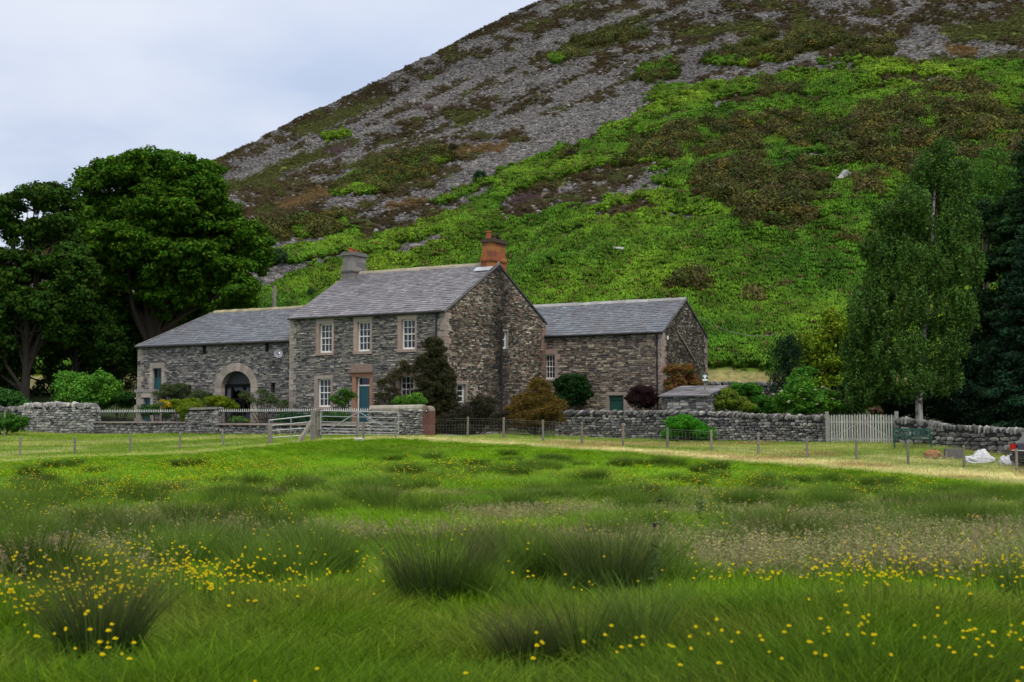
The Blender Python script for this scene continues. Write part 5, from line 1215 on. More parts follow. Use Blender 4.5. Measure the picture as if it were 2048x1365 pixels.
def vegetation():
    SYC = [(.04, .115, .005), (.055, .14, .005), (.03, .085, .005), (.075, .165, .005)]
    tree('sycamore', 'huge dense dark green sycamore rising behind the hipped barn', 92, [(300, 800), (310, 560)],
         [(300, 350, 92, 52), (215, 372, 66, 50, 1), (392, 372, 55, 55, -1), (330, 425, 105, 68, -1), (425, 440, 52, 62), (180, 442, 52, 52, 1), (250, 495, 92, 62, -2), (372, 525, 88, 55, -2), (478, 478, 58, 44), (502, 532, 42, 44), (448, 585, 74, 46, -1), (335, 600, 60, 40, -1), (235, 575, 56, 52), (300, 450, 120, 80, 3), (350, 550, 100, 60, 4), (415, 350, 30, 30, 0), (158, 520, 40, 60, 1), (300, 520, 130, 90, 0), (520, 500, 26, 30), (440, 540, 70, 60), (200, 480, 70, 70), (170, 620, 60, 50, 2), (350, 345, 70, 38, -1), (255, 352, 60, 36, -1), (400, 380, 50, 40, -1), (260, 640, 70, 50, 2), (370, 630, 60, 34, 2)],
         SYC, pr=.5, leaf=.25, npl=56, r0=.5, dens=.9, sub=3, flat=.55, lumps=True)
    tree('ash_tree', 'open-crowned dark tree with visible forked trunk at the left edge', 84, [(45, 862), (55, 640)],
         [(5, 425, 42, 36), (70, 398, 42, 30), (118, 405, 42, 38, 1), (118, 462, 55, 36, 1), (140, 520, 45, 40), (10, 520, 42, 22), (-60, 450, 55, 60), (-80, 560, 60, 60), (150, 590, 40, 38), (20, 600, 38, 28), (95, 590, 30, 24), (-10, 690, 40, 40), (120, 660, 30, 26), (60, 470, 60, 30, 1), (80, 540, 60, 34, 1), (10, 560, 50, 30), (-20, 640, 50, 40), (160, 560, 50, 60), (60, 610, 60, 30), (100, 620, 60, 36), (-20, 590, 70, 50), (90, 680, 50, 34, 2), (20, 670, 50, 36, 2), (-10, 740, 40, 30, 2)],
         [(.022, .055, .006), (.03, .075, .006), (.04, .1, .008)], pr=.5, leaf=.24, npl=50, r0=.3, dens=.85, sub=5, flat=.55, lumps=True, barkc=(.026, .022, .017))
    tree('holly_tree', 'dark leafy tree low between the two big crowns', 89, [(150, 840), (150, 680)], [(110, 640, 60, 44), (170, 650, 56, 44), (60, 690, 50, 40), (200, 690, 50, 44), (10, 740, 60, 44), (100, 700, 30, 30)], [(.02, .055, .006), (.028, .075, .006)], pr=.5, leaf=.22, npl=54, r0=.2, sub=2)
    D1 = [(.014, .042, .008), (.018, .052, .009), (.026, .065, .01)]
    tree('holly_tree', 'black-green tree filling the gap beneath the sycamore, nearest the barn end', 93, [(235, 830), (235, 740)], [(215, 690, 55, 48), (250, 745, 45, 50), (300, 700, 60, 50, 1), (190, 750, 50, 45), (340, 655, 55, 42, 2)], D1, pr=.6, leaf=.2, npl=52, r0=.25, sub=2)
    tree('holly_tree', 'dark shrubby tree between the forked trunk and the light green bush', 90, [(130, 830), (130, 760)], [(125, 730, 40, 45), (110, 780, 45, 45), (165, 700, 30, 40), (150, 790, 50, 40)], D1, pr=.55, leaf=.2, npl=52, r0=.2, sub=2)
    tree('holly_tree', 'dark leafy tree behind the wall at the left edge', 88, [(-5, 850), (-5, 790)], [(0, 790, 40, 32), (-50, 740, 50, 60), (30, 800, 35, 30)], [(.02, .06, .015), (.03, .085, .02)], pr=.5, leaf=.18, npl=48, r0=.2, sub=2)
    LG = [(.09, .26, .025), (.07, .21, .025), (.12, .31, .03)]
    bush('lilac_bush', 'bright mid green bush behind the tall dry stone wall', 80, [(135, 778, 30, 30), (160, 768, 28, 26, 1), (195, 775, 36, 30), (222, 788, 20, 22), (165, 800, 60, 20)], LG, leaf=.15, npl=46, pr=.36, cat='bush')
    bush('hedge', 'dark green clipped hedge between the light green bush and the barn', 80.5, [(215, 802, 25, 20), (240, 800, 25, 18), (262, 800, 18, 18, 0)], [(.02, .075, .015), (.03, .1, .015)], leaf=.11, cat='hedge')
    bush('hedge', 'rounded bright green hedge before the wall at the left edge', 71, [(-30, 850, 28, 18), (8, 847, 26, 17), (36, 848, 20, 15)], [(.055, .17, .015), (.04, .13, .015)], leaf=.1, cat='hedge', pr=.22)
    bush('young_tree', 'small leafy green sapling clump behind the far left wire post', 80, [(15, 800, 32, 22), (-20, 800, 30, 25), (50, 812, 15, 10)], [(.03, .1, .02), (.04, .13, .02)], leaf=.13, cat='bush')
    # garden in front of the left barn
    bush('willow_shrub', 'grey-green feathery shrub against the barn below the upper teal door', 73.8, [(335, 788, 22, 18), (360, 785, 24, 17)], [(.06, .085, .035), (.08, .11, .045)], leaf=.1, aspect=.25, pr=.2)
    bush('willow_shrub', 'grey-green feathery shrub between the teal door and the arch', 73.2, [(395, 795, 18, 14), (412, 798, 14, 12)], [(.06, .085, .035), (.08, .11, .045)], leaf=.1, aspect=.25, pr=.2)
    YG = [(.13, .22, .01), (.09, .17, .012), (.2, .25, .01)]
    bush('heather_bush', 'yellow-green mound left of the raised wall block', 72.3, [(352, 812, 22, 12), (378, 808, 20, 12), (392, 815, 14, 10)], YG, leaf=.07, pr=.14, aspect=.4)
    bush('heather_bush', 'yellow-green mound in front of the arched doorway', 71.5, [(428, 806, 20, 12), (450, 808, 22, 13), (465, 815, 12, 10)], YG, leaf=.07, pr=.14, aspect=.4)
    bush('heather_bush', 'yellow-green heather spilling over the raised wall block', 68.3, [(370, 822, 15, 14), (382, 815, 18, 10), (372, 838, 10, 8)], YG, leaf=.07, pr=.14, aspect=.4)
    bush('gold_shrub', 'small golden yellow shrub behind the left railings', 71, [(325, 808, 10, 6), (333, 812, 8, 6)], [(.5, .36, .02), (.4, .32, .02)], leaf=.07, pr=.12)
    bush('low_shrub', 'dark green low shrubs behind the left railings below the teal doors', 71.2, [(292, 822, 14, 10), (310, 820, 14, 12), (330, 826, 16, 10)], [(.03, .09, .02), (.05, .13, .02)], leaf=.08, pr=.17)
    bush('sprawling_shrub', 'thin sprawling bare-limbed shrub right of the arched doorway', 70.5, [(492, 795, 12, 12), (515, 802, 16, 8), (540, 800, 18, 12), (562, 808, 14, 8), (525, 785, 10, 6)], [(.06, .1, .03), (.09, .13, .04)], leaf=.09, npl=16, pr=.2, dens=.6, twigs=60)
    bush('hedge', 'dark green hedge behind the railings at the house corner', 66.2, [(565, 842, 16, 14), (590, 840, 18, 16), (612, 842, 14, 14)], [(.025, .08, .03), (.03, .1, .03)], leaf=.08, cat='hedge', pr=.16)
    bush('flower_bed_plant', 'leafy plant with yellow blooms behind the railings under the arch', 68.9, [(475, 843, 16, 8), (492, 845, 10, 6)], [(.06, .15, .03), (.09, .19, .03)], leaf=.08, pr=.12, flower=([(.6, .45, .02)], 6, .05))
    bush('low_shrub', 'green plants behind the field gate below the sash window', 64, [(655, 835, 18, 8), (685, 836, 18, 9)], [(.04, .12, .025), (.06, .16, .03)], leaf=.08, pr=.13)
    t = bush('garden_tree', 'small flat-topped tree with bent stem between window and teal front door', 65.2, [(672, 798, 12, 8), (690, 785, 13, 8), (700, 795, 12, 7), (684, 805, 12, 6)], [(.05, .13, .02), (.08, .18, .025)], leaf=.08, npl=24, pr=.16, twigs=30, cat='tree')
    CRE = [(.03, .038, .012), (.042, .045, .016), (.024, .03, .014), (.055, .05, .02)]
    bush('climbing_shrub', 'tall dark brown-green climber heaped against the house corner', 65.1, [(868, 700, 20, 26), (855, 740, 26, 40), (882, 745, 20, 45), (862, 790, 30, 45), (888, 800, 24, 45), (875, 842, 34, 26)], CRE, leaf=.09, npl=95, pr=.2, aspect=.3, twigs=420, cat='climber', mat='needle')
    bush('climbing_shrub', 'thin brownish climber on the wall between the teal door and window', 66.9, [(790, 752, 16, 14), (772, 775, 15, 20), (760, 800, 12, 14), (825, 742, 16, 12), (790, 795, 12, 18), (808, 730, 10, 8)], [(.06, .06, .02), (.09, .075, .03), (.05, .05, .02)], leaf=.07, npl=34, pr=.16, dens=.9, aspect=.35, twigs=170, cat='climber')
    bush('hedge', 'dark straggling hedge along the foot of the gable', 64.4, [(905, 848, 30, 20), (940, 832, 26, 34), (975, 822, 26, 36), (1000, 848, 20, 22), (925, 858, 40, 10)], [(.022, .026, .014), (.032, .032, .018), (.04, .036, .02)], leaf=.08, npl=60, pr=.2, aspect=.3, twigs=300, cat='hedge', mat='needle')
    bush('rounded_bush', 'light green rounded bush peeping over the pale-coped garden wall', 62.5, [(805, 803, 18, 9), (828, 800, 20, 13), (842, 806, 12, 8)], [(.07, .19, .02), (.1, .24, .025)], leaf=.07, pr=.14)
    bush('golden_conifer', 'golden brown conifer bush at the near end of the dry stone wall', 64.3, [(1075, 785, 26, 26), (1050, 812, 26, 24), (1095, 812, 30, 26), (1072, 840, 46, 24), (1040, 848, 18, 14), (1110, 835, 20, 18), (1072, 768, 12, 14), (1032, 822, 16, 20), (1118, 815, 14, 20), (1075, 820, 46, 34)], [(.15, .095, .018), (.11, .085, .02), (.19, .12, .02), (.07, .06, .018)], leaf=.08, npl=56, pr=.2, aspect=.3, cat='conifer')
    bush('ivy_bush', 'square dark green ivy bush below the many-paned window', 72.2, [(1132, 768, 20, 20), (1158, 768, 20, 20), (1130, 795, 22, 22), (1160, 795, 20, 22), (1146, 782, 24, 24)], [(.015, .05, .012), (.02, .065, .014)], leaf=.09, pr=.2)
    bush('purple_shrub', 'dark purple-leaved shrub beside the green barn door', 69.6, [(1285, 785, 20, 18), (1268, 800, 16, 16), (1298, 802, 20, 18), (1280, 808, 24, 12)], [(.03, .012, .016), (.045, .02, .022), (.022, .012, .012)], leaf=.07, pr=.16, aspect=.4)
    bush('climbing_shrub', 'red and orange tinted climber over the outbuilding corner', 70.8, [(1345, 740, 18, 12, -1), (1372, 742, 18, 12, .3), (1350, 765, 20, 16, -1), (1385, 765, 18, 16, .6), (1345, 785, 14, 14, -1.4), (1395, 775, 12, 12, .8)], [(.12, .13, .03), (.09, .13, .03), (.28, .07, .04), (.3, .12, .03), (.15, .12, .03)], leaf=.08, pr=.16, npl=34, twigs=60, flower=([(.4, .05, .05), (.35, .08, .03)], 20, .07), cat='climber')
    bush('arching_bush', 'vivid green arching bush on the field side of the dry stone wall', 62.2, [(1350, 856, 26, 20), (1375, 848, 26, 18), (1400, 862, 24, 16), (1418, 868, 12, 10), (1340, 868, 20, 10)], [(.05, .24, .01), (.04, .18, .01), (.07, .3, .015)], leaf=.12, pr=.17, aspect=.2)
    # garden on the right
    bush('mixed_shrub', 'yellow-green shrub with bronze tips right of the slab-roofed store', 66.5, [(1440, 805, 22, 16), (1470, 808, 24, 16), (1455, 790, 16, 10), (1495, 815, 16, 10)], [(.13, .27, .015), (.1, .22, .02), (.2, .18, .03)], leaf=.08, pr=.16, flower=([(.25, .12, .07)], 14, .05))
    bush('rounded_bush', 'mid green domed bush between the bronze-tipped shrub and dark cypress', 68.2, [(1490, 785, 30, 18), (1510, 798, 16, 16), (1475, 795, 20, 14)], [(.06, .21, .015), (.05, .17, .015)], leaf=.08, pr=.18)
    bush('elder_bush', 'big green elder bush with cream flower heads above the wall', 65.6, [(1600, 785, 40, 28), (1575, 805, 30, 22), (1640, 800, 36, 22), (1665, 812, 26, 16), (1612, 812, 50, 16)], [(.075, .22, .02), (.1, .27, .02), (.055, .16, .02)], leaf=.11, pr=.24, flower=([(.55, .58, .35)], 24, .1))
    tree('cypress', 'dark columnar cypress standing against the bracken', 74.5, [(1572, 800), (1572, 720)], [(1572, 700, 20, 34), (1555, 730, 22, 40), (1585, 735, 22, 50), (1565, 775, 32, 36), (1592, 690, 14, 26)], [(.01, .035, .014), (.014, .045, .016)], pr=.3, leaf=.12, npl=60, r0=.16, mat='needle', aspect=.25, flat=1.3, sub=1)
    tree('maple_tree', 'yellow-green leafy tree between the dark cypress and birch', 77, [(1670, 820), (1670, 740)], [(1630, 690, 34, 30), (1675, 665, 34, 34), (1705, 690, 34, 40), (1645, 725, 40, 30), (1690, 745, 44, 34), (1725, 650, 20, 24), (1615, 735, 24, 26), (1600, 690, 22, 24), (1660, 640, 20, 20), (1660, 780, 60, 30)], [(.16, .26, .012), (.12, .2, .014), (.2, .28, .015)], pr=.4, leaf=.17, npl=46, r0=.16)
    bush('laurel_bush', 'small mid green bush at the foot of the dark cypress', 71, [(1612, 748, 20, 14), (1595, 765, 22, 14)], [(.08, .24, .02), (.06, .2, .02)], leaf=.11, pr=.22)
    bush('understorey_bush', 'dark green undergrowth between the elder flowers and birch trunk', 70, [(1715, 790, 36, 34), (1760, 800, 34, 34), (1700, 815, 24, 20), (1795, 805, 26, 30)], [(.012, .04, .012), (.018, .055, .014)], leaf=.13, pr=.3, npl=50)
    bush('purple_rhododendron', 'magenta flowering rhododendron sprig above the white gate', 63, [(1748, 821, 10, 5), (1756, 824, 7, 5)], [(.05, .07, .02), (.12, .08, .02)], leaf=.07, pr=.1, flower=([(.42, .1, .42), (.5, .15, .5)], 9, .06))
    # birch
    bx = P(1838, 842, 64.5); t = thing('silver_birch', 'tall drooping silver birch with pale trunk beside the white gate', 'tree', tuple(bx)); tm = MB()
    line = [(1838, 850), (1838, 800), (1844, 740), (1850, 640), (1862, 520), (1868, 400), (1880, 300)]
    rad = [.2, .15, .13, .14, .10, .06, .025]; pts = [np.array(P(a, b, 64.5)) for a, b in line]
    tm.tube(pts, rad, 12, (.4, .38, .34))
    LB = [(1855, 335, 34, 40), (1925, 350, 24, 46, 1), (1825, 395, 40, 34, -1), (1930, 430, 34, 50, 1), (1745, 490, 26, 34, 1), (1712, 620, 22, 34, -1), (1706, 740, 22, 40), (1935, 520, 36, 50, 1), (1925, 620, 34, 44), (1730, 600, 34, 44), (1715, 690, 34, 46), (1725, 780, 40, 30), (1800, 460, 40, 50), (1770, 430, 26, 30), (1884, 300, 26, 34), (1890, 350, 34, 40), (1850, 380, 44, 44, 1), (1905, 395, 30, 44), (1815, 430, 44, 44), (1875, 450, 60, 60), (1780, 490, 50, 40), (1835, 520, 66, 50, -1), (1900, 520, 44, 60), (1765, 560, 42, 44), (1800, 600, 62, 50, -1), (1872, 600, 60, 60), (1745, 650, 40, 46), (1790, 690, 62, 50, -1), (1875, 690, 60, 50), (1750, 730, 46, 44), (1810, 750, 66, 34, -1), (1880, 750, 46, 30), (1735, 770, 36, 30)]
    L3 = [lob(*l[:4], 64.5, l[4] if len(l) > 4 else 0) for l in LB]
    for (c, r) in L3:
        c = np.array(c); k = min(len(pts)-1, max(1, int(np.searchsorted([p[2] for p in pts], c[2]-1.2)))); s = pts[k]; m = (s+c)/2+np.array([0, 0, .35]); tm.tube([s, m, c], [.05, .035, .015], 5, (.12, .1, .08))
        for q in range(4): d = RNG.normal(size=3); e = c+d/np.linalg.norm(d)*np.array(r)*.8; tm.tube([(m+c)/2, e, e-np.array([0, 0, .5])], [.015, .01, .004], 3, (.07, .05, .04))
    tm.build('trunk', M['birchbark'], t)
    cm = MB(); BC = [(.065, .145, .026), (.085, .175, .028), (.05, .11, .02)]
    for (c, r) in L3:
        ar = 4*math.pi*(r[0]*r[2]); n = int(ar/.085)
        for k in range(n):
            d = RNG.normal(size=3); d /= np.linalg.norm(d); p = np.array(c)+d*np.array(r)*(.55+.45*RNG.random()); ln = .35+.45*RNG.random(); tint = .7+.55*RNG.random()
            leafcloud(cm, p-np.array([0, 0, ln*.4]), (.15, .15, ln*.6), 24, .11, np.array(BC)*tint, up=.1, aspect=.7)
    cm.build('crown', 'leaf', t)
    spruce('spruce_tree', 'very tall dark conifer filling the right edge of the view', 70, 2125, 880, 20.5, 5.2)
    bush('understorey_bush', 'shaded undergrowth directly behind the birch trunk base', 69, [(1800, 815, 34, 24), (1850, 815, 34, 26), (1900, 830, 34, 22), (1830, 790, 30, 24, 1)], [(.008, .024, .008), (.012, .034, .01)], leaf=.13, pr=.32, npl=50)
    bush('low_shrub', 'mid green low shrub between the domed bush and the elder', 67.5, [(1530, 808, 22, 16), (1548, 820, 20, 10), (1510, 822, 20, 8)], [(.06, .18, .015), (.045, .14, .015)], leaf=.09, pr=.18)
    tree('yew_tree', 'black-green evergreen merging the birch into the tallest conifer', 72, [(1985, 870), (1985, 620)], [(1985, 470, 34, 34), (1962, 430, 26, 26), (2025, 430, 44, 44), (2040, 500, 50, 60), (1950, 540, 40, 44), (2010, 540, 50, 50), (1960, 620, 50, 50), (2030, 640, 60, 60), (1940, 700, 50, 50), (2000, 730, 60, 56), (1925, 770, 44, 50), (1985, 810, 60, 44), (2060, 760, 60, 60)], [(.012, .036, .01), (.018, .05, .012)], pr=.42, leaf=.17, npl=52, r0=.25, dens=.9, lumps=True, mat='needle', aspect=.35, sub=2)
    spruce('spruce_tree', 'dark conifer hanging over the boulder wall and white bags', 66.5, 2095, 890, 11.5, 4.4, cols=((.01, .035, .015), (.014, .05, .02)))
    tree('larch_tree', 'paler green tree seen between the birch top and the tallest conifer', 84, [(1975, 800), (1970, 480)], [(1955, 350, 40, 26), (1995, 320, 34, 24), (1965, 400, 44, 36), (2010, 380, 40, 40), (1980, 450, 44, 40)], [(.05, .13, .02), (.07, .17, .02)], pr=.5, leaf=.15, npl=36, r0=.2)
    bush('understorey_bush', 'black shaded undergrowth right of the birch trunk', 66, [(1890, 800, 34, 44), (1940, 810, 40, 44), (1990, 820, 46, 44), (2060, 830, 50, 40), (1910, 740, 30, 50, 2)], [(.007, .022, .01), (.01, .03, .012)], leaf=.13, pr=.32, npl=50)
    # single shrubs and rocks on the fell
    for (nm, lab, px, py, rx, ry, cols) in [('round_bush', 'round dark green bush alone where scree meets bracken', 960, 356, 13, 14, [(.015, .06, .02), (.02, .075, .022)]),
            ('hawthorn', 'dusky green thorn bush beside the sycamore on the lower slope', 558, 516, 17, 18, [(.03, .07, .03), (.04, .085, .03)]),
            ('gorse_bush', 'dark isolated gorse bush on the bracken ridge above the chimney', 1143, 312, 14, 11, [(.03, .035, .015), (.045, .045, .015)]),
            ('gorse_bush', 'dark brown bush high at the right among heather', 1957, 182, 14, 12, [(.03, .02, .018), (.045, .03, .02)]),
            ('gorse_bush', 'low dark bush beside the grey boulder', 1640, 380, 10, 9, [(.02, .045, .02), (.03, .055, .02)]),
            ('gorse_bush', 'dark gorse clump on scree above the olive thicket', 905, 298, 11, 8, [(.03, .03, .018), (.045, .04, .02)]),
            ('thorn_tree', 'small wind-bent tree on the fell skyline', 583, 232, 6, 4, [(.02, .03, .015)]),
            ('thorn_tree', 'tiny bare shrub on the fell skyline below the wind-bent tree', 573, 238, 3, 3, [(.02, .03, .015)]),
            ('shrub', 'dark rocky shrub knob where the skyline meets the sycamore', 440, 303, 10, 5, [(.03, .035, .03)]),
            ('sapling', 'thin dark sapling above the barn roof by the grey chimney', 622, 592, 7, 12, [(.03, .08, .025)])]:
        h = hhit(px, py+ry*.9); Y = h[1]; s = Y/FPX
        t = thing(nm, lab, 'tree' if 'tree' in nm or nm in ('sapling', 'hawthorn') else 'bush', tuple(h)); cm = MB(); c = h+np.array([0, 0, ry*s*.95])
        crown(cm, [(tuple(c), (rx*s, rx*s, ry*s))], max(.15, rx*s*.4), .16, 34, cols, 1.4); cm.build('foliage', 'leaf', t); sm = MB(); sm.tube([h-np.array([0, 0, .3]), c], [.1*max(.4, rx*s), .04], 5, (.04, .03, .025)); sm.build('stem', 'bark', t)
    for i, (px, py, w, hh, lab, col) in enumerate([(1688, 362, 27, 20, 'largest pointed grey boulder among the gorse', (.3, .3, .3)), (1237, 505, 24, 8, 'flat pale rock lying in the bracken above the outbuilding', (.33, .35, .31)), (1353, 585, 18, 9, 'white rock at the end of the brown gorse clump', (.45, .45, .43)),
            (1600, 475, 13, 8, 'pale rock under the gorse at mid slope', (.42, .43, .42)), (1243, 549, 12, 5, 'small pale rock below the flat one', (.35, .33, .3)), (1190, 528, 18, 6, 'mossy low rock left of the flat pale rock', (.2, .26, .13)), (752, 466, 8, 5, 'small light rock in bracken above the house roof', (.4, .42, .42)), (1455, 508, 6, 5, 'tiny pale rock in the middle of the bracken', (.4, .4, .36))]):
        h = hhit(px, py+hh*.4); s = h[1]/FPX; V, F = rockshape(50+i, 2, .7, .3); mb = MB(); mb.add(V*np.array([w*s/2, w*s/2.4, hh*s*.62])*1.15+h+np.array([0, 0, hh*s*.25+.3]), F, col); tag(mb.build('boulder', 'drystone', loc=tuple(h)), lab, 'boulder', 'boulders on the fell')
# ---------------------------------------------------------------- fences, gates and small things
WD = (.21, .19, .16)
def post(par, x, y, zb, h, r=.05, lean=(0, 0), sq=False, col=WD):
    mb = MB(); a = np.array([x, y, zb-.25]); b = np.array([x+lean[0], y+lean[1], zb+h]); c = rc(col, .2)
    if sq: mb.bar(a, b, r*2, r*2, c)
    else: mb.tube([a, b-(b-a)*.02, b], [r, r*.93, r*.8], 9, c)
    return mb.build('post', 'wood', par)
def fence_right():
    px = [(864, 878, 836), (935, 877, 834), (1007, 879, 835), (1086, 883, 840), (1163, 887, 844), (1245, 895, 848), (1334, 903, 855), (1422, 907, 860), (1515, 913, 865), (1612, 920, 874), (1711, 928, 880), (1814, 935, 886), (1925, 941, 891), (2030, 948, 898), (2140, 956, 902)]
    t = thing('wire_fence', 'post and wire netting fence running right from the red pier to the white bags', 'fence', (F0[0], F0[1], F0[2])); top = []; bot = []
    d = F1[:2]-F0[:2]
    for (x, yb, yt) in px:
        ux = (x-1024)/FPX; A = np.array([[d[0], -ux], [d[1], -1]]); s, Y = np.linalg.solve(A, -F0[:2]); X = ux*Y; zb = gz(X, Y); zt = P(x, yt, Y)[2]; zt = min(max(zt, zb+.85), zb+1.12)
        post(t, X, Y, zb, zt-zb, .055, (RNG.normal(0, .015), 0)); top.append(np.array([X, Y-.05, zt-.08])); bot.append(np.array([X, Y-.05, zb+.04]))
    nm = MB(); mesh_fence(nm, top, bot); nm.build('netting', 'wire', t)
def mesh_fence(nm, top, bot, rows=7, sp=.15, barbs=True, w=.0036):
    for i in range(len(top)-1):
        a, b, c, e = top[i], top[i+1], bot[i], bot[i+1]
        nm.tube([a, b], w*2.0, 3, cap=False)
        for k in range(rows):
            f = .1+.9*(k/(rows-1))**.75; nm.tube([a+(c-a)*f, b+(e-b)*f], w*1.2, 3, cap=False)
        n = int(np.linalg.norm(b-a)/sp)
        for k in range(1, n):
            f = k/n; p = a+(b-a)*f; q = c+(e-c)*f; nm.tube([p+(q-p)*.1, q], w*.8, 3, cap=False)
def fence_left():
    px = [(-75, 922, 56.5, 878, 0), (40, 918, 56.8, 873, 0), (150, 915, 57.2, 878, -.03), (260, 914, 57.5, 875, .02), (360, 908, 58, 868, 0), (449, 903, 58.4, 870, -.12)]
    t = thing('wire_fence', 'sparse post and wire fence across the mown grass on the left', 'fence', tuple(P(260, 914, 57.5))); top = []; bot = []
    for (x, yb, Y, yt, ln) in px:
        p = P(x, yb, Y); zb = gz(p[0], Y); zt = P(x, yt, Y)[2]; post(t, p[0], Y, zb, max(.8, zt-zb), .05, (ln, 0)); top.append(np.array([p[0]+ln*.9, Y-.05, zt-.08])); bot.append(np.array([p[0], Y-.05, zb+.05]))
    p = P(538, 892, 59.2); top.append(np.array([p[0], p[1], gz(p[0], p[1])+.9])); bot.append(np.array([p[0], p[1], gz(p[0], p[1])+.06]))
    nm = MB(); mesh_fence(nm, top, bot, rows=5, sp=.3); nm.build('netting', 'wire', t)
    p = P(9, 863, 70.5); t = thing('wire_fence', 'tall single wire post before the clipped hedge at the left edge', 'fence', tuple(p)); z = gz(p[0], p[1]); post(t, p[0], p[1], z, 1.35, .055); q = P(-110, 863, 70.5)
    post(t, q[0], q[1], gz(q[0], q[1]), 1.3, .055); nm = MB(); mesh_fence(nm, [np.array([p[0], p[1], z+1.25]), np.array([q[0], q[1], gz(q[0], q[1])+1.2])], [np.array([p[0], p[1], z+.1]), np.array([q[0], q[1], gz(q[0], q[1])+.1])], rows=5, sp=.3); nm.build('netting', 'wire', t)
def railings():
    for (x0, x1, lab) in ((180, 386, 'long iron railings with white spear tips on the left low wall'), (440, 560, 'railing run with white spear tips below the arched doorway'), (566, 744, 'railing run with white spear tips passing behind the field gate')):
        t0, t1 = wline(x0), wline(x1); t = thing('iron_railings', lab, 'railings', tuple(WP((t0+t1)/2, 0, 1.55))); zb = 1.5 if x0 < 400 else 1.44; zt = 2.18; m = MB(); tips = MB(); n = int(abs(t1-t0)/.125)
        for i in range(n+1):
            w = t0+(t1-t0)*i/n; p = WP(w, 0, 0); m.tube([p+np.array([0, 0, zb]), p+np.array([0, 0, zt-.12])], .009, 4, cap=False)
            c = p+np.array([0, 0, zt]); r = .026
            tips.add([c+np.array([0, 0, .05]), c+f3*r-np.array([0, 0, .06]), c+g3*r*.6-np.array([0, 0, .06]), c-f3*r-np.array([0, 0, .06]), c-g3*r*.6-np.array([0, 0, .06]), c-np.array([0, 0, .13])], [(0, 1, 2), (0, 2, 3), (0, 3, 4), (0, 4, 1), (5, 2, 1), (5, 3, 2), (5, 4, 3), (5, 1, 4)])
        for z in (zb+.08, zt-.13): m.bar(WP(t0, 0, z), WP(t1, 0, z), .02, .03)
        m.build('bars', 'iron', t); tips.build('spear_tips', 'white', t)
        rl = MB(); rl.bar(WP(t0, -.02, zt-.10), WP(t1, -.02, zt-.10), .012, .022); rl.build('top_rail', 'galv', t)
